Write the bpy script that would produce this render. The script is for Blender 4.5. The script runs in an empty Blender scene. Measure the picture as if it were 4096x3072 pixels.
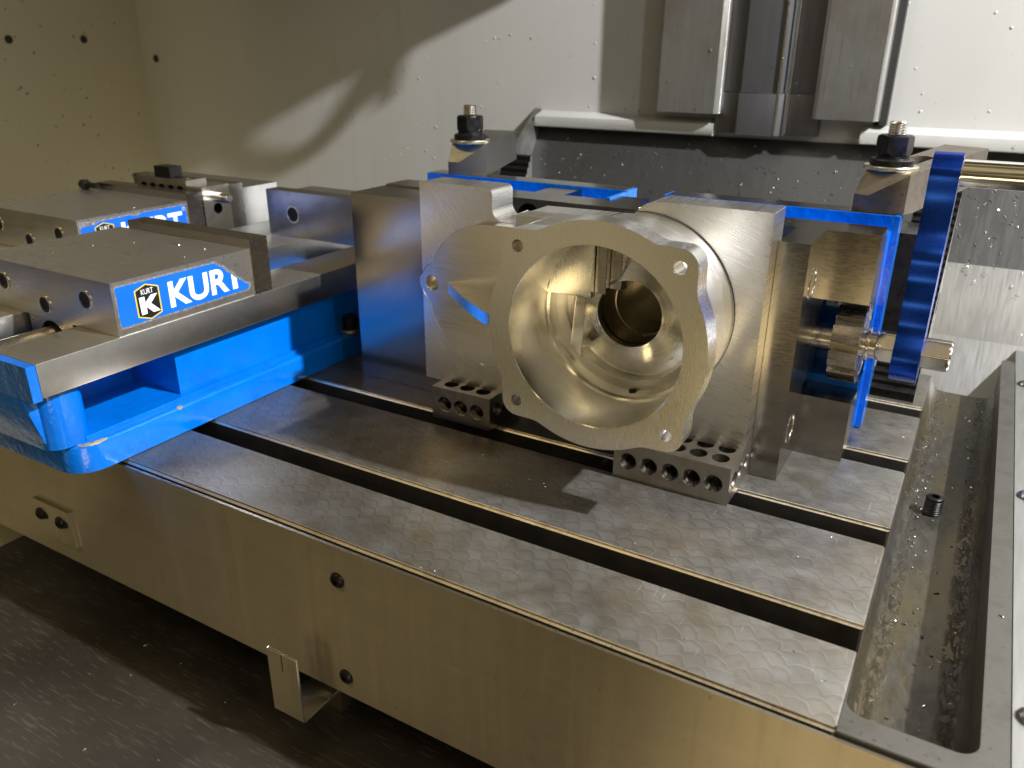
import bpy, bmesh, math, random
from mathutils import Vector, Matrix
random.seed(7)
MM = 0.001
PI = math.pi
scene = bpy.context.scene
col = scene.collection

# ------------------------------------------------------------------ camera
cam_d = bpy.data.cameras.new("Camera")
cam = bpy.data.objects.new("Camera", cam_d)
col.objects.link(cam)
yaw, pitch, roll = -0.526603, -0.395091, 0.0061375
fwd = Vector((math.sin(yaw) * math.cos(pitch), math.cos(yaw) * math.cos(pitch), math.sin(pitch)))
rgt = Vector((math.cos(yaw), -math.sin(yaw), 0))
upv = rgt.cross(fwd)
r2 = math.cos(roll) * rgt + math.sin(roll) * upv
u2 = -math.sin(roll) * rgt + math.cos(roll) * upv
m = Matrix((r2, u2, -fwd)).transposed().to_4x4()
m.translation = Vector((9.3, -349.3, 258.36)) * MM
cam.matrix_world = m
cam_d.sensor_width = 36.0
cam_d.lens = 36.0 * 3204.13 / 4096.0
cam_d.clip_start = 0.01
cam_d.clip_end = 50
cam_d.dof.use_dof = True
cam_d.dof.focus_distance = 0.50
cam_d.dof.aperture_fstop = 11
scene.camera = cam

# ------------------------------------------------------------------ world, lamps, exposure
world = bpy.data.worlds.new("World")
scene.world = world
world.use_nodes = True
bg = world.node_tree.nodes["Background"]
# added surroundings: random warm noise patches that vary the metal reflections
_w = world.node_tree
_tc = _w.nodes.new('ShaderNodeTexCoord')
_nz = _w.nodes.new('ShaderNodeTexNoise'); _nz.inputs['Scale'].default_value = 2.3; _nz.inputs['Detail'].default_value = 2.5
_w.links.new(_tc.outputs['Generated'], _nz.inputs['Vector'])
_rp = _w.nodes.new('ShaderNodeValToRGB')
_els = _rp.color_ramp.elements
_els[0].position = 0.36; _els[0].color = (0.020, 0.0155, 0.007, 1)
_els[1].position = 0.66; _els[1].color = (0.42, 0.34, 0.19, 1)
_e = _els.new(0.50); _e.color = (0.075, 0.058, 0.025, 1)
_w.links.new(_nz.outputs['Fac'], _rp.inputs[0])
_w.links.new(_rp.outputs[0], bg.inputs[0])
bg.inputs[1].default_value = 1.0

def lamp(name, kind, loc, target, power, color, size=0.1, size_y=None):
    d = bpy.data.lights.new(name, kind)
    d.energy = power
    d.color = color
    if kind == 'AREA':
        d.shape = 'RECTANGLE'
        d.size = size
        d.size_y = size_y or size
    else:
        d.shadow_soft_size = size
    o = bpy.data.objects.new(name, d)
    col.objects.link(o)
    o.location = Vector(loc) * MM
    o.rotation_euler = (Vector(target) - Vector(loc)).to_track_quat('-Z', 'Y').to_euler()
    return o

# white work lamp inside the machine, high on the right
lamp("work_lamp", 'POINT', (900, 170, 1160), (0, 0, 0), 178, (0.97, 0.98, 1.0), 0.020)
# added white strip, front right: brightens the aluminium and streaks the bore
lamp("white_fill_strip", 'AREA', (820, -420, 780), (-150, 80, 80), 2.4, (0.93, 0.965, 1.0), 0.05, 0.6)
# warm shop lamps over and behind the photographer, plus an added low fill
lamp("warm_fill", 'AREA', (-1000, -950, 1700), (-900, 300, 100), 2.2, (1.0, 0.765, 0.38), 0.35, 0.2)
lamp("warm_fill", 'AREA', (40, -560, -150), (-30, 0, -80), 0.45, (1.0, 0.76, 0.38), 0.30, 0.15)  # added low fill below the camera, puts the gold highlight on the skirt
lamp("warm_fill", 'AREA', (350, -800, 900), (-150, 100, 50), 0.5, (1.0, 0.78, 0.42), 0.25, 0.12)

vs = scene.view_settings
vs.view_transform = 'Standard'
vs.look = 'None'
vs.exposure = 0.42
vs.gamma = 1.0
vs.use_curve_mapping = False

# ------------------------------------------------------------------ materials
def nt(name):
    mt = bpy.data.materials.new(name)
    mt.use_nodes = True
    t = mt.node_tree
    return mt, t, t.nodes["Principled BSDF"]

class NB:
    """small node building helper"""
    def __init__(s, t):
        s.t = t
    def n(s, kind, **kw):
        nd = s.t.nodes.new(kind)
        for k, v in kw.items():
            setattr(nd, k, v)
        return nd
    def l(s, a, b):
        s.t.links.new(a, b)
    def coord(s, scale=(1, 1, 1), rot=(0, 0, 0), kind='Object'):
        tc = s.n('ShaderNodeTexCoord')
        mp = s.n('ShaderNodeMapping')
        mp.inputs['Scale'].default_value = scale
        mp.inputs['Rotation'].default_value = rot
        s.l(tc.outputs[kind], mp.inputs[0])
        return mp.outputs[0]
    def noise(s, vec, scale, detail=3, rough=0.55, dist=0.0):
        nd = s.n('ShaderNodeTexNoise')
        nd.inputs['Scale'].default_value = scale
        nd.inputs['Detail'].default_value = detail
        nd.inputs['Roughness'].default_value = rough
        nd.inputs['Distortion'].default_value = dist
        s.l(vec, nd.inputs['Vector'])
        return nd.outputs['Fac']
    def ramp(s, fac, stops):
        nd = s.n('ShaderNodeValToRGB')
        els = nd.color_ramp.elements
        while len(els) < len(stops):
            els.new(0.5)
        for e, (p, c) in zip(els, stops):
            e.position = p
            e.color = c if len(c) == 4 else (*c, 1)
        s.l(fac, nd.inputs[0])
        return nd.outputs[0]
    def math(s, op, a, b=None, clamp=False):
        nd = s.n('ShaderNodeMath', operation=op, use_clamp=clamp)
        for i, v in enumerate((a, b)):
            if v is None:
                continue
            if isinstance(v, (int, float)):
                nd.inputs[i].default_value = v
            else:
                s.l(v, nd.inputs[i])
        return nd.outputs[0]
    def maprange(s, v, a, b, c, d):
        nd = s.n('ShaderNodeMapRange')
        for i, x in enumerate((a, b, c, d)):
            nd.inputs[i + 1].default_value = x
        s.l(v, nd.inputs[0])
        return nd.outputs[0]
    def mix(s, fac, a, b, blend='MIX'):
        nd = s.n('ShaderNodeMix', data_type='RGBA', blend_type=blend)
        if isinstance(fac, (int, float)):
            nd.inputs[0].default_value = fac
        else:
            s.l(fac, nd.inputs[0])
        for i, v in ((6, a), (7, b)):
            if isinstance(v, tuple):
                nd.inputs[i].default_value = v if len(v) == 4 else (*v, 1)
            else:
                s.l(v, nd.inputs[i])
        return nd.outputs[2]
    def bump(s, h, strength, dist, normal=None):
        nd = s.n('ShaderNodeBump')
        nd.inputs['Strength'].default_value = strength
        nd.inputs['Distance'].default_value = dist
        s.l(h, nd.inputs['Height'])
        if normal is not None:
            s.l(normal, nd.inputs['Normal'])
        return nd.outputs[0]

def metal(name, base, rough, stretch=(1, 1, 1), scale=300, rvar=0.1, bump=0.15, bdist=0.0002,
          stain=None, stain_amt=0.5, stain_scale=25, metallic=1.0, speck=0.0, aniso=0.0, tangent=None):
    """brushed / ground / milled metal: streak noise drives roughness and relief, blotches tint it"""
    mt, t, p = nt(name)
    b = NB(t)
    v = b.coord(stretch)
    streak = b.noise(v, scale * 3.0, 3, 0.55)
    rvar *= 0.6
    v0 = b.coord()
    blotch = b.noise(v0, stain_scale, 5, 0.62)
    c = b.ramp(streak, [(0.25, tuple(x * 0.92 for x in base)), (0.75, tuple(min(1, x * 1.05) for x in base))])
    if stain:
        f = b.math('MULTIPLY', b.maprange(blotch, 0.47, 0.70, 0, 1), stain_amt * 0.8, True)
        c = b.mix(f, c, stain)
    if speck:
        sp = b.noise(v0, 420, 2, 0.5)
        f2 = b.math('MULTIPLY', b.maprange(sp, 0.66, 0.72, 0, 1), speck, True)
        c = b.mix(f2, c, tuple(x * 0.3 for x in base))
    b.l(c, p.inputs['Base Color'])
    r = b.math('ADD', b.maprange(streak, 0.3, 0.7, rough - rvar, rough + rvar), b.maprange(blotch, 0.4, 0.7, 0, rvar), True)
    b.l(r, p.inputs['Roughness'])
    p.inputs['Metallic'].default_value = metallic
    p.inputs['Anisotropic'].default_value = aniso
    if tangent:
        cb = b.n('ShaderNodeCombineXYZ')
        for i in range(3):
            cb.inputs[i].default_value = tangent[i]
        b.l(cb.outputs[0], p.inputs['Tangent'])
    if bump:
        b.l(b.bump(streak, bump, bdist * 0.06), p.inputs['Normal'])
    return mt

def plain(name, base, rough=0.5, metallic=0.0, noise=0.0, nscale=60, bump=0.0, bdist=0.0003, bscale=200, coat=0.0):
    mt, t, p = nt(name)
    b = NB(t)
    v = b.coord()
    nz = b.noise(v, nscale, 4)
    if noise:
        c = b.ramp(nz, [(0.3, tuple(x * (1 - noise) for x in base)), (0.7, tuple(min(1, x * (1 + noise)) for x in base))])
        b.l(c, p.inputs['Base Color'])
    else:
        p.inputs['Base Color'].default_value = (*base, 1)
    b.l(b.maprange(nz, 0.3, 0.7, max(0.02, rough - 0.07), min(1, rough + 0.07)), p.inputs['Roughness'])
    p.inputs['Metallic'].default_value = metallic
    p.inputs['Coat Weight'].default_value = coat
    p.inputs['Coat Roughness'].default_value = 0.08
    if bump:
        b.l(b.bump(b.noise(v, bscale, 3), bump, bdist), p.inputs['Normal'])
    return mt

def table_mat():
    """scraped cast iron: fish-scale crescents, brown stains, scratches"""
    mt, t, p = nt("scraped_cast_iron")
    b = NB(t)
    tc = b.n('ShaderNodeTexCoord')
    nzv = b.n('ShaderNodeTexNoise'); nzv.inputs['Scale'].default_value = 45; nzv.inputs['Detail'].default_value = 2
    b.l(tc.outputs['Object'], nzv.inputs['Vector'])
    sub = b.n('ShaderNodeVectorMath', operation='SUBTRACT'); b.l(nzv.outputs['Color'], sub.inputs[0]); sub.inputs[1].default_value = (0.5, 0.5, 0.5)
    scl = b.n('ShaderNodeVectorMath', operation='SCALE'); b.l(sub.outputs[0], scl.inputs[0]); scl.inputs['Scale'].default_value = 0.012
    add = b.n('ShaderNodeVectorMath', operation='ADD'); b.l(tc.outputs['Object'], add.inputs[0]); b.l(scl.outputs[0], add.inputs[1])
    mp = b.n('ShaderNodeMapping'); mp.inputs['Rotation'].default_value = (0, 0, math.radians(14)); b.l(add.outputs[0], mp.inputs[0])
    sep = b.n('ShaderNodeSeparateXYZ'); b.l(mp.outputs[0], sep.inputs[0])
    u = b.math('DIVIDE', sep.outputs[0], 0.0132)
    v = b.math('DIVIDE', sep.outputs[1], 0.0068)
    row = b.math('FLOOR', v)
    off = b.math('MULTIPLY', b.math('MODULO', b.math('ABSOLUTE', row), 2.0), 0.5)
    fx = b.math('SUBTRACT', b.math('FRACT', b.math('ADD', u, off)), 0.5)
    fy = b.math('FRACT', v)
    d = b.math('ADD', b.math('MULTIPLY', b.math('MULTIPLY', fx, fx), 3.0), fy)     # parabola-like scale front
    edge = b.math('ABSOLUTE', b.math('SUBTRACT', d, 0.86))
    line = b.maprange(edge, 0.0, 0.085, 1.0, 0.0)
    slopef = b.maprange(d, 0.0, 0.86, 0.0, 1.0)
    inside = b.math('LESS_THAN', d, 0.86)
    relief = b.math('MULTIPLY', slopef, inside)
    big = b.noise(b.coord(), 14, 5, 0.6)
    mid = b.noise(b.coord(), 60, 5, 0.65)
    fine = b.noise(b.coord(), 900, 3, 0.6)
    keep = b.maprange(b.noise(b.coord(), 55, 3), 0.33, 0.60, 0.08, 1.0)
    cut = b.maprange(b.math('ABSOLUTE', fx), 0.22, 0.46, 1.0, 0.0)
    line = b.math('MULTIPLY', b.math('MULTIPLY', line, keep), b.math('ADD', b.math('MULTIPLY', cut, 0.6), 0.4))
    scr = b.noise(b.coord((1, 0.06, 1), (0, 0, 0.9)), 700, 2, 0.5)
    c = b.ramp(mid, [(0.3, (0.235, 0.224, 0.203)), (0.7, (0.335, 0.325, 0.307))])
    c = b.mix(b.math('MULTIPLY', b.math('MULTIPLY', line, b.maprange(b.noise(b.coord(), 13, 3), 0.36, 0.60, 0.25, 1.0)), 0.66), c, (0.62, 0.60, 0.56))
    c = b.mix(b.math('MULTIPLY', b.math('MULTIPLY', b.maprange(d, 0.35, 0.80, 0.0, 1.0), inside), b.maprange(b.noise(b.coord(), 17, 3), 0.35, 0.65, 0.12, 0.50)), c, (0.115, 0.105, 0.092))
    c = b.mix(b.maprange(big, 0.46, 0.66, 0, 0.6), c, (0.20, 0.155, 0.09))
    c = b.mix(b.math('MULTIPLY', b.maprange(mid, 0.60, 0.72, 0, 1), b.maprange(big, 0.45, 0.6, 0, 0.8)), c, (0.12, 0.085, 0.045))
    c = b.mix(b.maprange(scr, 0.70, 0.76, 0, 0.5), c, (0.75, 0.74, 0.70))
    c = b.mix(b.maprange(fine, 0.62, 0.74, 0, 0.35), c, (0.10, 0.09, 0.08))
    b.l(c, p.inputs['Base Color'])
    p.inputs['Metallic'].default_value = 0.85
    b.l(b.math('ADD', b.maprange(mid, 0.3, 0.7, 0.29, 0.42), b.math('MULTIPLY', line, -0.06)), p.inputs['Roughness'])
    h = b.math('ADD', b.math('MULTIPLY', relief, 0.7), b.math('MULTIPLY', fine, 0.10))
    b.l(b.bump(h, 0.15, 0.0001), p.inputs['Normal'])
    return mt

def wall_mat(name, base, dirt=(0.30, 0.26, 0.18)):
    mt, t, p = nt(name)
    b = NB(t)
    big = b.noise(b.coord((1, 1, 0.35)), 5, 5, 0.6)
    sp = b.noise(b.coord(), 75, 2, 0.5)
    sp2 = b.noise(b.coord(), 160, 1, 0.4)
    c = b.ramp(big, [(0.3, tuple(x * 0.93 for x in base)), (0.7, base)])
    c = b.mix(b.maprange(sp, 0.70, 0.76, 0, 0.12), c, dirt)
    c = b.mix(b.maprange(sp2, 0.76, 0.80, 0, 0.22), c, dirt)
    run = b.noise(b.coord((1, 1, 0.05)), 55, 4, 0.6)
    c = b.mix(b.math('MULTIPLY', b.maprange(run, 0.55, 0.75, 0, 0.16), b.maprange(big, 0.4, 0.6, 0, 1)), c, dirt)
    b.l(c, p.inputs['Base Color'])
    b.l(b.maprange(big, 0.3, 0.7, 0.38, 0.5), p.inputs['Roughness'])
    b.l(b.bump(b.noise(b.coord(), 500, 2), 0.06, 0.0004), p.inputs['Normal'])
    return mt

def paint_blue():
    mt, t, p = nt("blue_enamel")
    b = NB(t)
    nz = b.noise(b.coord(), 30, 4)
    lump = b.noise(b.coord(), 170, 3, 0.55)
    chip = b.noise(b.coord(), 130, 5, 0.7)
    c = b.ramp(nz, [(0.3, (0.0, 0.135, 0.60)), (0.7, (0.0, 0.17, 0.72))])
    grime = b.maprange(b.noise(b.coord(), 22, 5, 0.65), 0.52, 0.72, 0, 0.35)
    c = b.mix(grime, c, (0.0, 0.075, 0.36))
    b.l(c, p.inputs['Base Color'])
    p.inputs['Roughness'].default_value = 0.16
    p.inputs['Coat Weight'].default_value = 0.35
    p.inputs['Coat Roughness'].default_value = 0.1
    b.l(b.bump(lump, 0.5, 0.0012), p.inputs['Normal'])
    return mt

M = {}
M['table'] = table_mat()
M['iron'] = metal("cast_iron_edge", (0.33, 0.30, 0.26), 0.42, (0.15, 1, 1), 500, 0.1, 0.2, 0.0003, (0.22, 0.15, 0.07), 0.5, 30)
M['slot_edge'] = metal("slot_chamfer", (0.70, 0.625, 0.50), 0.40, (3, 0.6, 1), 180, 0.15, 0.5, 0.001, (0.36, 0.26, 0.13), 0.9, 45, 1.0, 0.8)  # golder than the iron: warm glow on the chamfers put into the colour
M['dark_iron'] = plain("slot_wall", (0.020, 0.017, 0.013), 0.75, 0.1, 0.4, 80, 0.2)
def trough_mat():
    mt, t, p = nt("wet_trough_iron")
    b = NB(t)
    big = b.noise(b.coord((1, 0.25, 1)), 22, 5, 0.65)
    mid = b.noise(b.coord((1, 0.40, 1)), 190, 6, 0.72, 0.4)
    c = b.ramp(mid, [(0.3, (0.040, 0.036, 0.029)), (0.7, (0.098, 0.092, 0.078))])
    c = b.mix(b.maprange(big, 0.46, 0.64, 0, 0.7), c, (0.115, 0.085, 0.03))
    sep = b.n('ShaderNodeSeparateXYZ'); tc = b.n('ShaderNodeTexCoord'); b.l(tc.outputs['Object'], sep.inputs[0])
    l1 = b.maprange(b.math('ABSOLUTE', b.math('SUBTRACT', sep.outputs[0], 0.4885)), 0.0, 0.006, 1, 0)
    l2 = b.maprange(b.math('ABSOLUTE', b.math('SUBTRACT', sep.outputs[0], 0.523)), 0.0, 0.006, 1, 0)
    g = b.math('MULTIPLY', b.math('MAXIMUM', l1, l2), b.maprange(mid, 0.46, 0.58, 0, 1))
    c = b.mix(b.math('MULTIPLY', g, 0.7), c, (0.05, 0.038, 0.018))
    b.l(c, p.inputs['Base Color'])
    p.inputs['Metallic'].default_value = 0.6
    b.l(b.maprange(big, 0.35, 0.65, 0.42, 0.16), p.inputs['Roughness'])
    h = b.math('ADD', b.math('MULTIPLY', g, 1.0), b.math('MULTIPLY', mid, 0.35))
    b.l(b.bump(h, 0.8, 0.0009), p.inputs['Normal'])
    return mt
M['trough'] = trough_mat()
M['rim'] = metal("trough_rim", (0.135, 0.128, 0.114), 0.42, (1, 1, 1), 300, 0.12, 0.5, 0.002, (0.085, 0.075, 0.058), 0.8, 55, 0.7, 0.6)
def skirt_mat():
    mt, t, p = nt("brushed_skirt")
    b = NB(t)
    fine = b.noise(b.coord((0.03, 1, 1)), 2700, 3, 0.55)
    band = b.noise(b.coord((0.10, 1, 1)), 90, 4, 0.6)
    big = b.noise(b.coord(), 7, 4, 0.6)
    drip = b.noise(b.coord((1, 1, 0.05)), 120, 4, 0.65)
    scr = b.noise(b.coord((0.02, 1, 1), (0, 0.35, 0)), 500, 2, 0.5)
    spot = b.noise(b.coord(), 260, 2, 0.5)
    c = b.ramp(fine, [(0.25, (0.47, 0.43, 0.36)), (0.75, (0.56, 0.515, 0.435))])
    c = b.mix(b.maprange(band, 0.45, 0.7, 0, 0.25), c, (0.62, 0.585, 0.51))
    c = b.mix(b.maprange(big, 0.45, 0.7, 0, 0.4), c, (0.40, 0.365, 0.30))
    c = b.mix(b.math('MULTIPLY', b.maprange(drip, 0.56, 0.72, 0, 0.35), b.maprange(big, 0.4, 0.6, 0.2, 1)), c, (0.34, 0.30, 0.235))
    c = b.mix(b.maprange(scr, 0.74, 0.78, 0, 0.5), c, (0.78, 0.74, 0.66))
    c = b.mix(b.maprange(spot, 0.74, 0.78, 0, 0.5), c, (0.20, 0.17, 0.13))
    b.l(c, p.inputs['Base Color'])
    p.inputs['Metallic'].default_value = 1.0
    b.l(b.math('ADD', b.maprange(fine, 0.3, 0.7, 0.42, 0.50), b.maprange(drip, 0.5, 0.75, 0.0, 0.10)), p.inputs['Roughness'])
    p.inputs['Anisotropic'].default_value = 0.85
    cb = b.n('ShaderNodeCombineXYZ'); cb.inputs[2].default_value = 1.0; cb.inputs[0].default_value = 0.12; cb.inputs[1].default_value = 0.2
    b.l(cb.outputs[0], p.inputs['Tangent'])
    return mt
M['skirt'] = skirt_mat()
M['floor'] = metal("dark_way_cover", (0.15, 0.128, 0.10), 0.40, (0.10, 1, 1), 330, 0.14, 0.35, 0.0004, (0.08, 0.062, 0.042), 0.6, 14)
def floor_mat():
    mt, t, p = nt("dark_way_cover")
    b = NB(t)
    dash = b.noise(b.coord((0.10, 1, 1), (0, 0, math.radians(-30))), 650, 2, 0.5)
    big = b.noise(b.coord(), 9, 4, 0.6)
    c = b.ramp(big, [(0.3, (0.085, 0.072, 0.056)), (0.7, (0.15, 0.132, 0.108))])
    c = b.mix(b.maprange(dash, 0.58, 0.70, 0, 0.45), c, (0.34, 0.295, 0.23))
    b.l(c, p.inputs['Base Color'])
    p.inputs['Metallic'].default_value = 0.85
    b.l(b.maprange(big, 0.3, 0.7, 0.34, 0.46), p.inputs['Roughness'])
    b.l(b.bump(dash, 0.5, 0.0001), p.inputs['Normal'])
    return mt
M['floor'] = floor_mat()
M['pan'] = plain("beige_pan", (0.62, 0.53, 0.30), 0.45, 0, 0.08, 12)
M['steel'] = metal("ground_steel", (0.58, 0.55, 0.51), 0.27, (1, 0.12, 1), 520, 0.08, 0.14, 0.0002, (0.44, 0.39, 0.32), 0.5, 18)
M['steel_top'] = metal("ground_steel_top", (0.66, 0.63, 0.58), 0.29, (0.10, 1, 1), 120, 0.05, 0.0, 0.0006, (0.54, 0.50, 0.43), 0.5, 9, 0.93)
M['steel_mill'] = metal("milled_steel", (0.52, 0.515, 0.50), 0.33, (1, 1, 0.08), 700, 0.08, 0.22, 0.0003, (0.28, 0.25, 0.20), 0.4, 25)
M['jaw'] = metal("hardened_jaw", (0.31, 0.295, 0.275), 0.20, (0.15, 1, 1), 420, 0.05, 0.04, 0.0002, (0.20, 0.17, 0.135), 0.5, 17, 1.0, 0.35)
M['jaw_dark'] = metal("dark_jaw", (0.34, 0.33, 0.32), 0.24, (1, 0.2, 0.6), 420, 0.05, 0.03, 0.0002, (0.16, 0.14, 0.12), 0.5, 30)
M['block'] = metal("gauge_block", (0.37, 0.345, 0.31), 0.34, (1, 1, 1), 340, 0.09, 0.12, 0.0003, (0.20, 0.15, 0.10), 0.6, 70, 1.0, 0.4)
M['thread'] = plain("oily_thread", (0.13, 0.115, 0.095), 0.35, 0.9, 0.3, 200)
M['alu'] = metal("milled_aluminium", (0.88, 0.87, 0.845), 0.25, (1.2, 1, 0.05), 800, 0.05, 0.0, 0.00015, (0.80, 0.775, 0.73), 0.25, 12, aniso=0.6, tangent=(1, 0.12, 0.1))
M['alu_boss'] = metal("milled_boss", (0.76, 0.73, 0.70), 0.20, (0.05, 1, 1), 260, 0.07, 0.0, 0.00015, (0.70, 0.665, 0.63), 0.4, 14, aniso=0.6, tangent=(0.1, 0.1, 1))
def plate_mat():
    """fly-cut aluminium: sweeping arcs of fine scratches"""
    mt, t, p = nt("fly_cut_aluminium")
    b = NB(t)
    tc = b.n('ShaderNodeTexCoord')
    mp = b.n('ShaderNodeMapping'); b.l(tc.outputs['Object'], mp.inputs[0]); mp.inputs['Location'].default_value = (-0.166, 0, -0.39)
    sep = b.n('ShaderNodeSeparateXYZ'); b.l(mp.outputs[0], sep.inputs[0])
    r = b.math('SQRT', b.math('ADD', b.math('MULTIPLY', sep.outputs[0], sep.outputs[0]), b.math('MULTIPLY', sep.outputs[2], sep.outputs[2])))
    a = b.math('ARCTAN2', sep.outputs[2], sep.outputs[0])
    cmb = b.n('ShaderNodeCombineXYZ'); b.l(b.math('MULTIPLY', r, 1300), cmb.inputs[0]); b.l(b.math('MULTIPLY', a, 14), cmb.inputs[1])
    arc = b.noise(cmb.outputs[0], 1.0, 3, 0.6)
    gate = b.noise(b.coord(), 18, 3)
    s = b.math('MULTIPLY', b.maprange(arc, 0.62, 0.74, 0, 1), b.maprange(gate, 0.50, 0.66, 0, 1))
    c = b.mix(b.math('MULTIPLY', s, 0.5), (0.82, 0.80, 0.765), (0.97, 0.96, 0.94))
    b.l(c, p.inputs['Base Color'])
    p.inputs['Metallic'].default_value = 1.0
    b.l(b.maprange(arc, 0.3, 0.7, 0.24, 0.36), p.inputs['Roughness'])
    nrm_ = b.n('ShaderNodeVectorMath', operation='NORMALIZE'); cb = b.n('ShaderNodeCombineXYZ'); b.l(sep.outputs[0], cb.inputs[0]); b.l(sep.outputs[2], cb.inputs[2])
    b.l(cb.outputs[0], nrm_.inputs[0]); b.l(nrm_.outputs[0], p.inputs['Tangent']); p.inputs['Anisotropic'].default_value = 0.8
    b.l(b.bump(arc, 0.15, 0.000006), p.inputs['Normal'])
    return mt
M['plate'] = plate_mat()
def ring_mat(name, base, rough, axis_bands=1500, cx=-166.0, cz=108.3, radial=True):
    """turned / interpolated aluminium; fine rings round the bore axis or along it"""
    mt, t, p = nt(name)
    b = NB(t)
    tc = b.n('ShaderNodeTexCoord')
    mp = b.n('ShaderNodeMapping'); mp.inputs['Location'].default_value = (0, 0, -(cz - 25.4) * MM); b.l(tc.outputs['Object'], mp.inputs[0])
    sep = b.n('ShaderNodeSeparateXYZ'); b.l(mp.outputs[0], sep.inputs[0])
    if radial:
        r = b.math('SQRT', b.math('ADD', b.math('MULTIPLY', sep.outputs[0], sep.outputs[0]), b.math('MULTIPLY', sep.outputs[2], sep.outputs[2])))
    else:
        r = sep.outputs[1]
    a = b.math('ARCTAN2', sep.outputs[2], sep.outputs[0])
    cmb = b.n('ShaderNodeCombineXYZ'); b.l(b.math('MULTIPLY', r, axis_bands), cmb.inputs[0]); b.l(b.math('MULTIPLY', a, 3.0), cmb.inputs[1])
    nz = b.noise(cmb.outputs[0], 1.0, 4, 0.6)
    blot = b.noise(b.coord(), 40, 4)
    c = b.ramp(blot, [(0.3, tuple(x * 0.9 for x in base)), (0.7, base)])
    b.l(c, p.inputs['Base Color'])
    p.inputs['Metallic'].default_value = 1.0
    b.l(b.math('ADD', b.maprange(nz, 0.3, 0.7, rough - 0.05, rough + 0.06), b.maprange(blot, 0.4, 0.7, 0, 0.08)), p.inputs['Roughness'])
    p.inputs['Anisotropic'].default_value = 0.75
    cb = b.n('ShaderNodeCombineXYZ')
    if radial:
        b.l(sep.outputs[0], cb.inputs[0]); b.l(sep.outputs[2], cb.inputs[2])
        vn = b.n('ShaderNodeVectorMath', operation='NORMALIZE'); b.l(cb.outputs[0], vn.inputs[0]); b.l(vn.outputs[0], p.inputs['Tangent'])
    else:
        cb.inputs[1].default_value = 1.0
        b.l(cb.outputs[0], p.inputs['Tangent'])
    b.l(b.bump(nz, 0.6, 0.00009), p.inputs['Normal'])
    return mt
M['bore'] = ring_mat("bored_aluminium", (0.91, 0.905, 0.885), 0.17, 600, radial=False)
M['bowl'] = ring_mat("spiral_milled_aluminium", (0.90, 0.89, 0.86), 0.19, 420, radial=True)
M['neck'] = ring_mat("turned_aluminium", (0.88, 0.87, 0.85), 0.28, 700, radial=False)
M['dark_bore'] = plain("dark_bore", (0.34, 0.31, 0.26), 0.3, 1.0, 0.15, 40)
M['seal'] = plain("black_rubber", (0.012, 0.011, 0.010), 0.5)
M['blue'] = paint_blue()
M['anod'] = metal("blue_anodised", (0.012, 0.06, 0.46), 0.27, (0.2, 1, 1), 500, 0.05, 0.06, 0.0001, (0.015, 0.04, 0.30), 0.4, 30)
M['rod'] = metal("polished_rod", (0.86, 0.85, 0.84), 0.12, (0.1, 1, 1), 400, 0.05, 0.06, 0.0001, (0.7, 0.68, 0.66), 0.4, 60)
M['bright'] = metal("bright_steel", (0.72, 0.69, 0.64), 0.2, (1, 1, 1), 300, 0.08, 0.12, 0.0002, (0.5, 0.45, 0.36), 0.4, 60)
M['brass'] = metal("gold_zinc", (0.62, 0.53, 0.36), 0.27, (0.2, 1, 1), 400, 0.07, 0.12, 0.0002, (0.40, 0.32, 0.2), 0.5, 60)
M['collar'] = metal("collar_steel", (0.46, 0.42, 0.355), 0.25, (0.05, 1, 1), 300, 0.08, 0.2, 0.0003, (0.45, 0.40, 0.31), 0.5, 60)
M['zinc'] = metal("yellow_zinc_washer", (0.72, 0.70, 0.55), 0.28, (1, 1, 1), 300, 0.08, 0.1, 0.0002, (0.55, 0.5, 0.25), 0.5, 120)
M['black'] = plain("black_oxide", (0.016, 0.015, 0.015), 0.33, 0.6, 0.3, 200, 0.15, 0.0002, 500)
M['strap'] = metal("worn_strap", (0.24, 0.20, 0.16), 0.40, (1, 1, 1), 240, 0.1, 0.35, 0.0005, (0.10, 0.08, 0.06), 0.65, 110, 0.9, 0.5)
M['strap_new'] = metal("milled_strap", (0.24, 0.232, 0.22), 0.36, (0.3, 1, 1), 300, 0.08, 0.2, 0.0003, (0.22, 0.19, 0.15), 0.4, 50, 0.95)
M['stain_less'] = metal("stainless_cover", (0.36, 0.355, 0.34), 0.30, (1.5, 1, 0.05), 160, 0.08, 0.08, 0.0003, (0.20, 0.155, 0.10), 0.85, 8, 0.75)  # brown blotches are a painted stand-in for a brown reflection
M['cover_dark'] = metal("dark_cover", (0.15, 0.15, 0.16), 0.33, (1.5, 1, 0.05), 160, 0.08, 0.08, 0.0003, (0.13, 0.125, 0.12), 0.5, 9, 0.6)
M['slope'] = metal("chip_slope", (0.105, 0.105, 0.103), 0.36, (1, 0.1, 0.1), 90, 0.08, 0.08, 0.0003, (0.08, 0.076, 0.068), 0.6, 7, 0.7)
M['side_plate'] = plain("dirty_side_plate", (0.15, 0.147, 0.138), 0.45, 0.4, 0.3, 60)
M['slope_light'] = metal("way_cover_light", (0.37, 0.367, 0.358), 0.42, (1, 0.08, 0.08), 160, 0.07, 0.1, 0.0003, (0.36, 0.345, 0.31), 0.5, 10, 0.85)
M['white'] = wall_mat("white_enamel", (0.52, 0.515, 0.485))
M['wall_left'] = wall_mat("warm_lit_enamel", (0.55, 0.505, 0.37))  # wall paint tinted cream: the warm light on this wall put into its colour
M['lip'] = plain("white_lip", (0.50, 0.495, 0.47), 0.4, 0, 0.05, 20)
M['gasket'] = plain("dirt_black", (0.02, 0.019, 0.017), 0.6)
M['hole'] = plain("hole_black", (0.006, 0.006, 0.006), 0.8)
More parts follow.
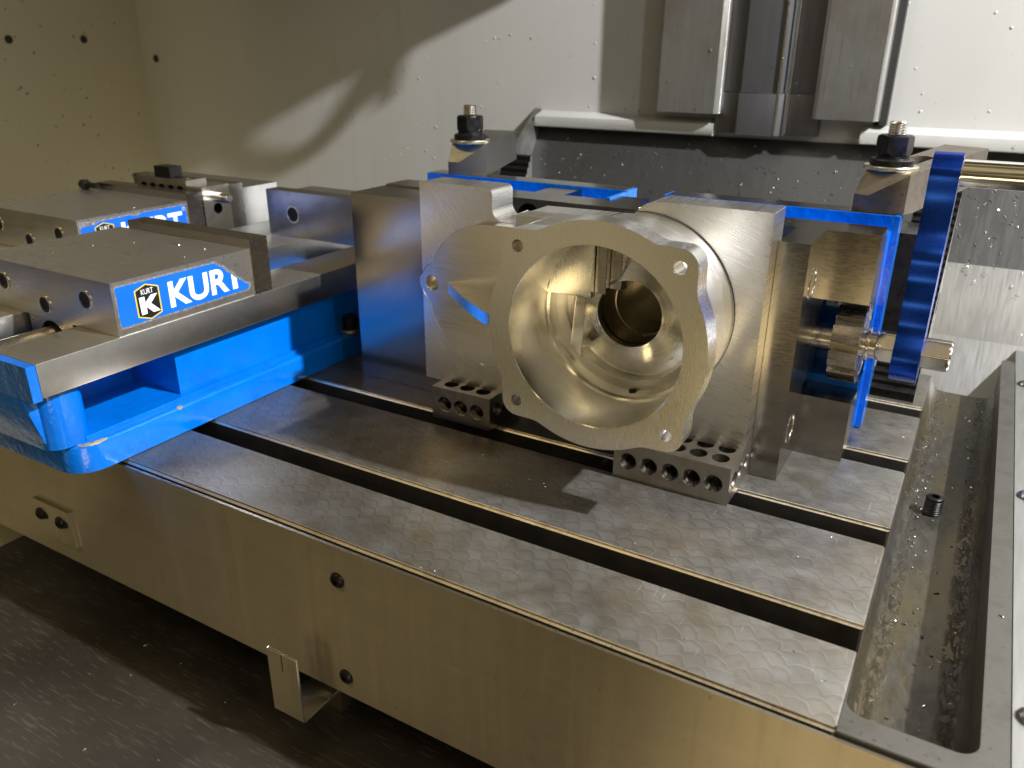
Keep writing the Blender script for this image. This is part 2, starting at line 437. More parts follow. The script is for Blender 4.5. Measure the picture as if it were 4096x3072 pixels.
M['chip'] = plain("bright_chip", (0.88, 0.87, 0.85), 0.16, 1.0)
M['drop'] = plain("coolant_drop", (0.47, 0.46, 0.43), 0.12, 0.0, 0.15)
M['speck'] = plain("dark_speck", (0.16, 0.13, 0.08), 0.5)
M['lab_blue'] = plain("label_blue", (0.005, 0.13, 0.70), 0.35, 0, 0.05, 30)
M['lab_white'] = plain("label_white", (0.90, 0.91, 0.93), 0.5)
M['lab_black'] = plain("label_black", (0.012, 0.012, 0.014), 0.35)
M['lab_yellow'] = plain("label_yellow", (0.75, 0.52, 0.03), 0.4)
M['lab_film'] = plain("label_film", (0.50, 0.50, 0.49), 0.25, 0.7, 0.3, 250, 0.5, 0.0006, 300)
M['bare'] = plain("bare_casting", (0.25, 0.21, 0.155), 0.55, 0.3, 0.4, 300, 0.5, 0.0005, 400)
M['rubber'] = plain("hose", (0.03, 0.03, 0.03), 0.6)

# ------------------------------------------------------------------ mesh helpers (all in millimetres)
def new_bm():
    return bmesh.new()

def finish(bm, name, mat, loc=(0, 0, 0), parent=None, smooth=30, bevel=0.0, seg=2, mats=None, rot=None):
    if bevel:
        es = [e for e in bm.edges if len(e.link_faces) == 2 and e.calc_face_angle(0) > math.radians(35)]
        bmesh.ops.bevel(bm, geom=es, offset=bevel, segments=seg, profile=0.6, affect='EDGES', clamp_overlap=True)
    bmesh.ops.recalc_face_normals(bm, faces=bm.faces)
    L = Vector(loc)
    for v in bm.verts:
        v.co = (v.co - L) * MM
    me = bpy.data.meshes.new(name)
    bm.to_mesh(me)
    bm.free()
    for mm in (mats or [mat]):
        me.materials.append(M[mm] if isinstance(mm, str) else mm)
    if smooth:
        for p in me.polygons:
            p.use_smooth = True
        me.set_sharp_from_angle(angle=math.radians(smooth))
    o = bpy.data.objects.new(name, me)
    col.objects.link(o)
    if parent is not None:
        o.parent = parent
        pl = Vector(parent.get("_base", (0, 0, 0)))
        o.location = (L - pl) * MM
    else:
        o.location = L * MM
    if rot is not None:
        o.rotation_euler = rot
    return o

def tag(o, label, cat, group=None):
    o["label"] = label
    o["category"] = cat
    if group:
        o["group"] = group
    return o

def struct(o):
    o["kind"] = "structure"
    return o

def thing(name, loc, label, cat, group=None, rotz=0.0, sub_of=None):
    e = bpy.data.objects.new(name, None)
    e.empty_display_size = 0.02
    col.objects.link(e)
    e.location = Vector(loc) * MM
    e.rotation_euler = (0, 0, rotz)
    e["_base"] = tuple(float(x) for x in loc)
    tag(e, label, cat, group)
    return e

THINGS = []
class T:
    """thing = Empty with parts; parts are given in world mm (or local mm if rotated)"""
    def __init__(s, name, loc, label, cat, group=None, rotz=0.0, local=False):
        s.e = thing(name, loc, label, cat, group, rotz)
        s.loc = tuple(loc)
        s.local = local or rotz != 0.0
        if s.local:
            s.e["_base"] = (0.0, 0.0, 0.0)
        THINGS.append(s.e)
    def part(s, name, bm, mat, bevel=0.0, smooth=30, seg=2, mats=None, parent=None, label=None):
        base = (0, 0, 0) if s.local else s.loc
        o = finish(bm, name, mat, base, None, smooth, bevel, seg, mats)
        o.parent = parent if parent is not None else s.e
        o.location = (0, 0, 0)
        if label:
            o["label"] = label
        return o
    def part_at(s, name, mesh, mats, pos, rot=None, parent=None):
        """shared-mesh part placed at a position (mm) relative to the thing"""
        o = bpy.data.objects.new(name, mesh)
        col.objects.link(o)
        o.parent = parent if parent is not None else s.e
        b = Vector((0, 0, 0)) if s.local else Vector(s.loc)
        o.location = (Vector(pos) - b) * MM
        if rot is not None:
            o.rotation_euler = rot
        return o

def bx(bm, x0, x1, y0, y1, z0, z1, mi=0):
    v = [bm.verts.new((x, y, z)) for x in (x0, x1) for y in (y0, y1) for z in (z0, z1)]
    for q in ((0, 1, 3, 2), (4, 6, 7, 5), (0, 4, 5, 1), (2, 3, 7, 6), (0, 2, 6, 4), (1, 5, 7, 3)):
        f = bm.faces.new([v[i] for i in q])
        f.material_index = mi
    return bm

def box(*a):
    return bx(new_bm(), *a)

def axis_pt(axis, a, b, c):
    """(a,b) in the profile plane, c along axis. x: (y,z); y: (x,z); z: (x,y)"""
    return (c, a, b) if axis == 'x' else (a, c, b) if axis == 'y' else (a, b, c)

def prism(bm, axis, outer, c0, c1, holes=(), mi=0):
    """extruded outline with holes"""
    loops = [outer] + list(holes)
    for c in (c0, c1):
        edges = []
        for lp in loops:
            vs_ = [bm.verts.new(axis_pt(axis, a, b, c)) for a, b in lp]
            for i in range(len(vs_)):
                edges.append(bm.edges.new((vs_[i], vs_[(i + 1) % len(vs_)])))
        r = bmesh.ops.triangle_fill(bm, use_beauty=True, use_dissolve=False, edges=edges)
        for f in r['geom']:
            if isinstance(f, bmesh.types.BMFace):
                f.material_index = mi
    for lp in loops:
        a = [bm.verts.new(axis_pt(axis, p, q, c0)) for p, q in lp]
        b = [bm.verts.new(axis_pt(axis, p, q, c1)) for p, q in lp]
        for i in range(len(lp)):
            j = (i + 1) % len(lp)
            f = bm.faces.new((a[i], a[j], b[j], b[i]))
            f.material_index = mi
    bmesh.ops.remove_doubles(bm, verts=bm.verts, dist=0.001)
    return bm

def circ(cx, cy, r, n=32, a0=0.0, a1=2 * PI, close=True):
    k = n if close else n + 1
    return [(cx + r * math.cos(a0 + (a1 - a0) * i / n), cy + r * math.sin(a0 + (a1 - a0) * i / n)) for i in range(k)]

def rrect(x0, x1, y0, y1, r, n=8):
    p = []
    for cx, cy, a in ((x1 - r, y1 - r, 0), (x0 + r, y1 - r, PI / 2), (x0 + r, y0 + r, PI), (x1 - r, y0 + r, 1.5 * PI)):
        p += [(cx + r * math.cos(a + PI / 2 * i / n), cy + r * math.sin(a + PI / 2 * i / n)) for i in range(n + 1)]
    return p

def lathe(bm, axis, center, prof, n=40, rfun=None, mi=0, closed=False):
    """prof: list of (radius, position along axis). center in the profile plane"""
    rings = []
    for k, (r, c) in enumerate(prof):
        ring = []
        for i in range(n):
            th = 2 * PI * i / n
            rr = rfun(k, th, r) if rfun else r
            ring.append(bm.verts.new(axis_pt(axis, center[0] + rr * math.cos(th), center[1] + rr * math.sin(th), c)))
        rings.append(ring)
    for a, b in zip(rings, rings[1:]):
        for i in range(n):
            f = bm.faces.new((a[i], a[(i + 1) % n], b[(i + 1) % n], b[i]))
            f.material_index = mi
    if not closed:
        for rg in (rings[0], rings[-1]):
            f = bm.faces.new(rg)
            f.material_index = mi
    return bm

def cyl(bm, axis, center, r, c0, c1, n=32, ch=0.0, mi=0):
    if ch:
        prof = [(r - ch, c0), (r, c0 + ch), (r, c1 - ch), (r - ch, c1)]
    else:
        prof = [(r, c0), (r, c1)]
    return lathe(bm, axis, center, prof, n, mi=mi)

def hexr(th, af):
    t_ = (th % (PI / 3)) - PI / 6
    return (af / 2) / math.cos(t_)

def boolean(o, cutters, self_=True):
    for c in cutters:
        md = o.modifiers.new("b", 'BOOLEAN')
        md.operation = 'DIFFERENCE'
        md.solver = 'EXACT'
        md.use_self = self_
        md.material_mode = 'TRANSFER'
        md.object = c
    dg = bpy.context.evaluated_depsgraph_get()
    dg.update()
    me = bpy.data.meshes.new_from_object(o.evaluated_get(dg))
    o.modifiers.clear()
    old = o.data
    o.data = me
    me.name = old.name
    bpy.data.meshes.remove(old)
    for c in cutters:
        md_ = c.data
        bpy.data.objects.remove(c)
        bpy.data.meshes.remove(md_)
    for p in me.polygons:
        p.use_smooth = True
    me.set_sharp_from_angle(angle=math.radians(30))
    return o

def cutter(bm, loc=(0, 0, 0), mat='hole'):
    return finish(bm, "cut", mat, loc, None, 0)

# shared meshes -----------------------------------------------------
def button_mesh():
    """button-head screw lying with its axis along -y, head at y<0, centred"""
    bm = new_bm()
    R = 5.0
    prof = [(R, 0.0), (R, -0.5), (R * 0.93, -1.3), (R * 0.75, -2.1), (R * 0.55, -2.55), (R * 0.42, -2.65), (R * 0.38, -1.2), (0.05, -1.1)]
    def rf(k, th, r):
        return hexr(th, R * 0.72) if k in (5, 6) else r
    lathe(bm, 'y', (0, 0), prof, 30, rf)
    return finish(bm, "button_screw", 'black')
_bs = button_mesh(); BUTTON = _bs.data; bpy.data.objects.remove(_bs)

BUTTON2 = BUTTON.copy(); BUTTON2.materials[0] = M['jaw_dark']
def socket_mesh(R=7.0):
    """flush socket screw, axis -y"""
    bm = new_bm()
    prof = [(R, 0.4), (R, -0.5), (R * 0.95, -0.8), (R * 0.80, -0.75), (R * 0.78, -0.12)]
    lathe(bm, 'y', (0, 0), prof, 30, closed=True)
    lathe(bm, 'y', (0, 0), [(R * 0.78, -0.12), (R * 0.72, -0.10), (R * 0.68, -0.62), (R * 0.5, -0.66)], 30, lambda k, th, r: hexr(th, R * 0.92) if k == 3 else r, mi=1, closed=True)
    lathe(bm, 'y', (0, 0), [(R * 0.5, -0.66), (R * 0.49, -0.1), (0.05, -0.08)], 30, lambda k, th, r: hexr(th, R * 0.92) if k < 2 else r, mi=2, closed=True)
    return finish(bm, "socket_screw", 'bright', mats=['bright', 'black', 'hole'])
_bs = socket_mesh(); SOCKET = _bs.data; bpy.data.objects.remove(_bs)

# ================================================================== SETTING
# back wall with its return lip -------------------------------------
YW = 640
XL = -1322
bm = new_bm(); bx(bm, XL, -108, YW, YW + 8, -200, 900)
o = struct(finish(bm, "back_wall", 'white'))
bm = new_bm(); bx(bm, -106.5, 700, YW - 1, YW + 8, 172, 900)
pw = finish(bm, "wall_panel", 'white', bevel=0.6); pw.parent = o
bm = new_bm(); bx(bm, -112, -104, YW - 3, YW + 2, 175, 900)
q = finish(bm, "seam_strip", 'gasket'); q.parent = o; q.location.y += 0.0025
# lip (folded bottom edge): slightly tilted box
bm = new_bm()
prism(bm, 'x', [(YW + 4, 186), (YW - 20, 179), (YW - 22, 167), (YW - 20, 166), (YW + 4, 166)], -522, -283)
lp = finish(bm, "wall_lip", 'lip', bevel=0.5); lp.parent = o
bm = new_bm()
prism(bm, 'x', [(YW + 4, 186), (YW - 20, 179), (YW - 22, 167), (YW - 20, 166), (YW + 4, 166)], -121, 700)
lp = finish(bm, "wall_lip", 'lip', bevel=0.5); lp.parent = o
# corner post and left wall
bm = new_bm(); bx(bm, XL - 8, XL, -40, YW + 8, -400, 900)
lw = struct(finish(bm, "left_wall", 'wall_left'))
for (y, z) in ((409.7, 268.9), (532.6, 270.4)):
    bm = new_bm(); lathe(bm, 'x', (y, z), [(6.2, XL + 0.3), (6.0, XL + 1.2), (3.5, XL + 1.4), (3.3, XL + 0.4), (0.1, XL + 0.4)], 20)
    h = finish(bm, "screw_plug", 'gasket'); h.parent = lw
bm = new_bm(); lathe(bm, 'y', (-1288, 241), [(6.5, YW - 0.3), (6.2, YW - 1.4), (3.5, YW - 1.6), (3.3, YW - 0.5), (0.1, YW - 0.5)], 20)
h = finish(bm, "screw_plug", 'gasket'); h.parent = o

# column with hanging way covers -------------------------------------
t = T("machine_column", (-230, 630, 170), "machine column behind the vise with two hanging stainless covers beside a dark guide", "column")
bm = new_bm(); prism(bm, 'z', [(-353, 638), (-353, 612), (-349, 608), (-281, 608), (-275, 612), (-275, 638)], 192, 800)
t.part("side_cover", bm, 'stain_less', 0.4, label="stainless cover on the left of the column")
bm = new_bm(); prism(bm, 'z', [(-172, 638), (-172, 612), (-168, 608), (-109, 608), (-105, 612), (-105, 638)], 191, 800)
t.part("side_cover", bm, 'stain_less', 0.4, label="stainless cover on the right of the column")
bm = new_bm(); prism(bm, 'z', [(-280, 637), (-280, 622), (-255, 622), (-253, 612), (-211, 612), (-204, 624), (-168, 624), (-168, 637)], 216, 800)
t.part("guide_cover", bm, 'cover_dark', 0.5)
bm = new_bm(); prism(bm, 'z', [(-281, 637), (-281, 620), (-256, 620), (-254, 610), (-210, 610), (-202.5, 622), (-167, 622), (-167, 637)], 171, 215)
t.part("guide_cover", bm, 'cover_dark', 0.5)
for x in (-211, -201):
    bm = new_bm(); cyl(bm, 'z', (x, 611 if x < -205 else 617), 1.6, 172, 800, 10)
    t.part("trim_edge", bm, 'bright')
bm = new_bm(); bx(bm, -105, -98, 626, 640, 186, 800)
t.part("seal_strip", bm, 'gasket')

# chip slope under the wall -----------------------------------------
def slope_pt(d):      # along slope from the wall
    return (YW - 2 - d * 0.574, 164 - d * 0.819)
bm = new_bm()
a, b = slope_pt(0), slope_pt(128)
prism(bm, 'x', [a, b, (b[0] + 3, b[1] - 3), (a[0] + 3, a[1] - 3)], -523, 700)
o = struct(finish(bm, "chip_slope", 'slope'))
bm = new_bm()
a, b = slope_pt(122), slope_pt(205)
prism(bm, 'x', [(a[0] - 3, a[1] - 2), (b[0] - 3, b[1] - 2), (b[0], b[1] - 4), (a[0], a[1] - 4)], -533, 700)
q = finish(bm, "slope_sheet", 'slope_light', bevel=0.4); q.parent = o
bm = new_bm()
a, b = slope_pt(196), slope_pt(420)
prism(bm, 'x', [(a[0] - 7, a[1] - 4), (b[0] - 7, b[1] - 4), (b[0] - 4, b[1] - 6), (a[0] - 4, a[1] - 6)], -533, 700)
q = finish(bm, "slope_sheet", 'slope_light', bevel=0.4); q.parent = o
# side flange of the slope, standing proud at its left end
bm = new_bm()
prism(bm, 'x', [(646, 188), (640, 187), (612, 166), (592, 151), (560, 141), (547, 122), (500, 0), (480, -80), (560, -80), (646, 100)], -533, -523)
q = finish(bm, "slope_side_plate", 'side_plate', bevel=0.5); q.parent = o
# dark saddle floor under the table (front way cover) -----------------
bm = new_bm(); bx(bm, -682, 320, -262, 560, -156, -150)
o = struct(finish(bm, "way_cover_floor", 'floor'))
bm = new_bm(); bx(bm, XL, -684, -262, 640, -190, -176)
struct(finish(bm, "chip_pan", 'pan'))

# ================================================================== MACHINE TABLE
XT0 = -1000
tb = T("machine_table", (-480, 160, -40), "scraped cast iron T-slot machine table with stainless skirt and side trough", "machine table")
C_ = 1.9
def strip(y0, y1, ch0, ch1):
    """top strip between two slots; chamfers on slot edges"""
    bm = new_bm()
    pr = [(y0, -20), (y0, -C_ if ch0 else 0)]
    pr += [(y0 + C_, 0)] if ch0 else []
    pr += [(y1 - C_, 0), (y1, -C_)] if ch1 else [(y1, 0)]
    pr += [(y1, -20)]
    prism(bm, 'x', pr, XT0, 0)
    return bm
ys = [(-65, -9.2, 1, 1), (9.2, 90.8, 1, 1), (109.2, 190.8, 1, 1), (209.2, 290.8, 1, 1), (309.2, 392, 1, 1)]
for (y0, y1, a, b) in ys:
    bm = strip(y0, y1, a, b)
    # bevel of the end edge towards the trough
    for f in bm.faces:
        n = f.normal if f.normal.length else None
    bm.normal_update()
    for f in bm.faces:
        if abs(f.normal.z) > 0.9:
            f.material_index = 0
        elif abs(f.normal.z) > 0.3:
            f.material_index = 1
        elif f.normal.x > 0.9:
            f.material_index = 2
        else:
            f.material_index = 3 if abs(f.normal.y) > 0.5 else 2
    es = [e for e in bm.edges if all(abs(v.co.x) < 0.01 for v in e.verts) and all(v.co.z > -0.01 for v in e.verts)]
    es += [e for e in bm.edges if all(abs(v.co.x) < 0.01 for v in e.verts) and abs(e.verts[0].co.y - e.verts[1].co.y) < 0.01]
    bmesh.ops.bevel(bm, geom=es, offset=1.6, segments=2, profile=0.6, affect='EDGES', clamp_overlap=True)
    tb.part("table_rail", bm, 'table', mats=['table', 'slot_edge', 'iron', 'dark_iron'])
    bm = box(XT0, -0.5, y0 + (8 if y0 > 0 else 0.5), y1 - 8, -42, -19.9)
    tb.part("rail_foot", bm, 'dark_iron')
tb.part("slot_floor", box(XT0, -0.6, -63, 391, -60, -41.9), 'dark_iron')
# trough
bm = new_bm()
fl = [(-0.4, -20), (0.5, -26), (3, -31), (7, -34), (12, -35), (42, -35), (47, -34), (50, -31), (51.9, -26), (51.9, -50), (-0.4, -50)]
prism(bm, 'y', fl, -53, 452)
tb.part("trough_floor", bm, 'trough')
n_ = 7
outl = [(0.02, -65), (62, -65), (62, 462), (60.5, 466), (53, 466), (51.7, 462), (51.7, -43.5)]
outl += [(42.7 + 9 * math.cos(-PI / 2 * i / n_), -43.5 + 9 * math.sin(-PI / 2 * i / n_)) for i in range(1, n_ + 1)]
outl += [(9.02 + 9 * math.cos(-PI / 2 - PI / 2 * i / n_), -43.5 + 9 * math.sin(-PI / 2 - PI / 2 * i / n_)) for i in range(0, n_ + 1)]
bm = new_bm(); prism(bm, 'z', outl, -46, 0)
bmesh.ops.dissolve_limit(bm, angle_limit=0.02, verts=bm.verts, edges=bm.edges)
tb.part("trough_rim", bm, 'rim', 1.0)
# wall below table rail ends between slots (trough side)
# skirt panel and screws
sk = tb.part("skirt_panel", box(XT0, 70, -68.5, -66.6, -110.5, -2.2), 'skirt', 0.35)
tb.part("skirt_gap_strip", box(XT0, 62, -66.5, -65.1, -100, -4.5), 'gasket')
for (x, z) in ((-269.7, -24.6), (-269.6, -95.6)):
    tb.part_at("button_screw", BUTTON, None, (x, -68.5, z))
sp = tb.part("stop_plate", box(-581, -535, -71.5, -68.6, -94, -63), 'skirt', 0.4, label="small stop plate held by two button screws")
for x, z in ((-573, -74.5), (-548, -74.8)):
    bm = new_bm(); prism(bm, 'y', rrect(x - 4, x + 9, z - 3.2, z + 3.2, 3.1), -71.9, -71.4); tb.part("slot_recess", bm, 'hole', parent=sp)
    tb.part_at("button_screw", BUTTON, None, (x, -71.9, z), parent=sp)
tb.part("score_line", box(-558.2, -557.6, -71.62, -71.4, -93, -83), 'bright', parent=sp)
# end cover right of the trough
tb.part("end_cover", box(63.5, 330, -70, 620, -8, -4), 'slope_light', 0.4)
for y in (202.6, -12.1, 419.3):
    b_ = tb.part_at("button_screw", BUTTON2, None, (70.8, y, -4), rot=(-PI / 2, 0, 0))
    b_.scale = (1.25, 1.25, 1.25)

# angle pointer under the skirt
t = T("angle_bracket", (-302, -75, -150), "thin bent sheet metal pointer bracket below the table skirt", "bracket")
bm = new_bm()
prism(bm, 'x', [(-88, -79), (-86.4, -79), (-86.4, -125.4), (-85, -127), (-40, -127), (-40, -128.6), (-86, -128.6), (-88, -126.5)], -314.5, -290.5)
t.part("bent_plate", bm, 'skirt', 0.3)
t.part("score_line", box(-303.2, -302.6, -88.15, -87.9, -92, -79.6), 'gasket')
t.part("foot", box(-312, -293, -52, -40, -150, -128.6), 'iron', 0.3)

# ================================================================== VISES (upright)
def text_mesh(body, height, loc_fn, mat, thing_, name, bold=0.0, width=1.0, parent=None, shear=0.0):
    cu = bpy.data.curves.new("t", 'FONT')
    cu.body = body
    cu.size = 1.0
    cu.offset = bold
    cu.shear = shear
    cu.resolution_u = 4
    ob = bpy.data.objects.new("t", cu)
    col.objects.link(ob)
    dg = bpy.context.evaluated_depsgraph_get(); dg.update()
    me = bpy.data.meshes.new_from_object(ob.evaluated_get(dg))
    bpy.data.objects.remove(ob); bpy.data.curves.remove(cu)
    xs = [v.co.x for v in me.vertices]; yy = [v.co.y for v in me.vertices]
    x0, x1, y0, y1 = min(xs), max(xs), min(yy), max(yy)
    bm = new_bm(); bm.from_mesh(me); bpy.data.meshes.remove(me)
    for f in bm.faces:
        f.smooth = False
    for v in bm.verts:
        v.co = Vector(loc_fn((v.co.x - x0) / (x1 - x0), (v.co.y - y0) / (y1 - y0)))
    r = bmesh.ops.extrude_face_region(bm, geom=list(bm.faces))
    for v in r['geom']:
        if isinstance(v, bmesh.types.BMVert):
            v.co.x += 0.12
    return thing_.part(name, bm, mat, smooth=0, parent=parent)

def make_vise(dx, jy, label, torn, fixed_screws=True):
    """upright milling vise; dx shifts everything in x, jy shifts the moving jaw in y"""
    x0, x1 = -615 + dx, -460 + dx
    xc = (x0 + x1) / 2
    t = T("milling_vise", (xc, 60, 0), label, "vise", "blue milling vises standing upright on the table")
    # ---- blue casting
    bm = new_bm()
    prism(bm, 'z', rrect(x0 - 1, x1 + 1, -97, 300, 20, 8), 0.6, 21)
    t_e = [e for e in bm.edges if all(v.co.z > 20.9 for v in e.verts) and len(e.link_faces) == 2 and e.calc_face_angle(0) > 1.0]
    bmesh.ops.bevel(bm, geom=t_e, offset=3.0, segments=3, profile=0.5, affect='EDGES')
    flg = t.part("base_flange", bm, 'blue', smooth=40)
    bm = new_bm(); prism(bm, 'z', rrect(x0 + 0.5, x1 - 0.5, -95.5, 298, 19, 8), 0.0, 0.6); t.part("machined_foot", bm, 'brass')
    bm = new_bm(); bx(bm, x0 + 6, x1 - 6, -84, 292, 20.9, 24)
    t.part("casting_step", bm, 'blue', 2.5, seg=3)
    bm = new_bm(); bx(bm, x0 + 11, x1 - 11, -6, 290, 23.9, 61.2)
    t.part("casting_wall", bm, 'blue', 2.5, seg=3)
    bm = new_bm()
    prism(bm, 'z', rrect(x0 + 5, x1 - 6, -106, -76, 12, 6), 20.9, 61.0)
    t.part("casting_foot", bm, 'blue', 2.0, seg=2)
    t.part("casting_spine", box(xc - 13, xc + 13, -80, 5, 20.9, 55), 'blue', 2.0)
    t.part("end_cap", bx(new_bm(), x0, x1 - 0.2, -114, -108.2, 60, 83.2), 'blue', 1.2, seg=2)
    bm = new_bm(); prism(bm, 'x', [(-113.8, 83), (-113.8, 58), (-106, 26), (-100, 20), (-95, 20), (-95, 62), (-108, 62), (-108, 83)], x0 + 2, x1 - 14); t.part("casting_front", bm, 'blue', 1.0)
    # chipped paint along the flange edge and its rounded front corner
    def edge_pt(u):
        """u in mm along the outer edge: u<0 on the front corner arc, u>=0 along the side"""
        if u >= 0:
            return Vector((x1 + 1, -77 + u, 0)), Vector((1, 0, 0))
        ang_ = u / 20.0
        return Vector((x1 + 1 - 20 + 20 * math.cos(ang_), -77 + 20 * math.sin(ang_), 0)), Vector((math.cos(ang_), math.sin(ang_), 0))
    for (ua, ub) in ((-26, -20), (-17, 4), (58, 63)):
        bm = new_bm()
        n = 12
        rows = []
        for i in range(n + 1):
            pb, nv = edge_pt(ua + (ub - ua) * i / n)
            k = (math.sin(PI * i / n)) ** 0.6
            a_lo = 0.9 - k * random.uniform(0.35, 0.75)
            a_hi = 0.95 + k * random.uniform(0.2, 0.55)
            row = []
            for q in range(4):
                aa = a_lo + (a_hi - a_lo) * q / 3
                c0 = pb - nv * 3.0 + Vector((0, 0, 18))
                row.append(bm.verts.new(c0 + nv * 3.12 * math.cos(aa) + Vector((0, 0, 3.12 * math.sin(aa)))))
            rows.append(row)
        for r0, r1 in zip(rows, rows[1:]):
            for q in range(3):
                bm.faces.new((r0[q], r0[q + 1], r1[q + 1], r1[q]))
        t.part("paint_chip", bm, 'bare', smooth=0, parent=flg)
    # ---- ways
    for wa, wb in ((x1 - 46, x1), (x0, x0 + 46)):
        bm = new_bm(); bx(bm, wa, wb, -108, 300, 61.2, 83.5)
        bm.normal_update()
        for f in bm.faces:
            f.material_index = 1 if abs(f.normal.x) > 0.9 else 0
        t.part("way", bm, 'steel', 0.7, mats=['steel_top', 'steel_mill'])
    bm = new_bm(); cyl(bm, 'y', (xc, 66), 12, -124, 70, 32, 1.0)
    t.part("lead_screw", bm, 'steel')
    # ---- moving jaw
    j0, j1 = -51 + jy, 65 + jy
    bm = bx(new_bm(), x0 + 1, x1 - 1, j0, j1, 83.6, 119.5)
    mj = t.part("moving_jaw", bm, 'steel', 0.9, mats=['steel_top'])
    bm = new_bm()
    prism(bm, 'y', [(xc - 25.5, 83.7), (xc - 25.5, 70)] + [(xc - 15 * math.cos(PI * i / 12), 67 + 15 * math.sin(PI * i / 12)) for i in range(13)] + [(xc + 25.5, 70), (xc + 25.5, 83.7)], j0 + 0.3, j1)
    t.part("jaw_keel", bm, 'steel', parent=mj)
    bm = new_bm(); cyl(bm, 'y', (xc, 67), 14.9, j0 + 6, j1 - 1, 28); t.part("keel_bore", bm, 'hole', parent=mj)
    for (x, z) in ((xc - 47.5, 104), (xc - 1.5, 93.5), (xc + 47, 104.5)):
        t.part_at("socket_screw", SOCKET, None, (x, j0, z), parent=mj)
    bm = bx(new_bm(), x1 - 142, x1, j1 + 0.1, j1 + 17.5, 83.8, 126.2)
    jp = t.part("jaw_plate", bm, 'jaw_dark', 0.6)
    # ---- fixed jaw
    fj = t.part("fixed_jaw", bx(new_bm(), x0, x1, 248, 296, 83.6, 123), 'steel_mill', 0.8)
    fp = t.part("jaw_plate", bx(new_bm(), x0, x1, 231, 247.9, 83.8, 128.5), 'jaw_dark', 0.6)
    for x in (xc - 43, xc + 43):
        t.part_at("socket_screw", SOCKET, None, (x, 231, 106.5), parent=fp).scale = (1.25, 1, 1.25)
    # ---- label on the side of the moving jaw
    X = x1 - 1 + 0.12
    def P(y, z, k=0.0):
        return (X + k, y + jy, z)
    def poly(name, pts, k, th, mat, parent):
        bm = new_bm()
        prism(bm, 'x', [(y + jy, z) for y, z in pts], X + k, X + k + th)
        return t.part(name, bm, mat, smooth=0, parent=parent)
    if torn == 1:
        film = [(-49.6, 116.9), (32.5, 116.6), (36, 113.4), (40.2, 112), (43.5, 107.8), (47.5, 106.2), (50, 101.8), (54, 100.2), (57, 96.2), (62, 94.5), (62.5, 91), (59.8, 88.2), (20, 88), (-48.8, 87.6)]
        blue = [(-48.6, 115.2), (-47.6, 115.9), (31.2, 115.5), (34.5, 112.6), (38, 111.0), (40.7, 107.6), (44, 105.4), (47, 102.4), (51.2, 99.2), (55, 97.2), (57.5, 94.6), (60.6, 93.0), (60.2, 91.2), (58.6, 89.9), (20, 89.3), (-46.8, 89.1), (-48.0, 90.2), (-48.8, 99), (-48.0, 107)]
    else:
        film = [(-49.6, 116.9), (62.5, 117.2), (63, 88), (-48.8, 87.6)]
        blue = [(-48.6, 112.2), (-45, 112.9), (-36, 112.8), (-30, 115.2), (2, 116), (7, 113.8), (14, 116.4), (60.5, 116.2), (62, 115), (62, 90), (60.5, 89), (-46.8, 89.1), (-48.6, 90)]
    f_ = poly("label_film", film, 0.0, 0.12, 'lab_film', mj)
    b_ = poly("label", blue, 0.12, 0.15, 'lab_blue', mj)
    hexo = [(-35.4, 110.8), (-26.3, 113.9), (-16.7, 110.6), (-16.6, 92.1), (-25.5, 89.3), (-35.2, 92.6)]
    cx_, cz_ = -26.0, 101.6
    hexi = [(cx_ + (y - cx_) * 0.90, cz_ + (z - cz_) * 0.935) for y, z in hexo]
    poly("emblem_border", hexo, 0.28, 0.06, 'lab_yellow', b_)
    poly("emblem", hexi, 0.35, 0.06, 'lab_black', b_)
    text_mesh("KURT", 1, lambda a, b: (X + 0.43, -30.6 + 9.2 * a + jy, 107.0 + 3.6 * b), 'lab_white', t, "emblem_text", 0.0, parent=b_)
    kpts = [(-32.8, 105.6), (-28.6, 105.6), (-28.4, 101.4), (-23.6, 105.8), (-18.6, 105.8), (-24.4, 100.2), (-17.8, 93.6), (-23.4, 93.6), (-28.0, 98.4), (-28.2, 93.8), (-32.4, 93.6)]
    poly("emblem_letter", kpts, 0.42, 0.08, 'lab_white', b_)
    if torn == 1:
        text_mesh("KUR", 1, lambda a, b: (X + 0.43, -9.6 + 51.2 * a + jy, 92.5 + 18.4 * b), 'lab_white', t, "label_text", 0.03, parent=b_)
        poly("label_text", [(45.2, 92.6), (49.9, 92.6), (49.4, 100.2), (47, 102.2), (44.9, 104.4)], 0.3, 0.07, 'lab_white', b_)
    else:
        text_mesh("KURT", 1, lambda a, b: (X + 0.43, -9.6 + 66.5 * a + jy, 92.5 + 18.4 * b), 'lab_white', t, "label_text", 0.03, parent=b_)
        bm = new_bm(); prism(bm, 'x', circ(59.5 + jy, 113, 1.6, 20), X + 0.3, X + 0.36, [circ(59.5 + jy, 113, 1.25, 20)])
        t.part("trademark_ring", bm, 'lab_white', smooth=0, parent=b_)
    return t

v1 = make_vise(0, 0, "nearer blue milling vise whose side label is torn off at the right end", 1)
v2 = make_vise(-207, 112, "farther blue milling vise with clamped steel blocks in its jaws", 2)

# hold-down bolt on the nearer vise
t = T("hold_down_bolt", (-466, 176, 21), "cap screw with brass coloured washer holding the nearer vise base behind the dark jaw", "bolt")
bm = new_bm(); lathe(bm, 'z', (-466, 176), [(11, 21.2), (11.5, 22), (11.5, 24), (11, 24.6)], 28); t.part("washer", bm, 'brass')
bm = new_bm(); cyl(bm, 'z', (-466, 176), 7.5, 24.6, 36, 28, 0.8); t.part("head", bm, 'black')

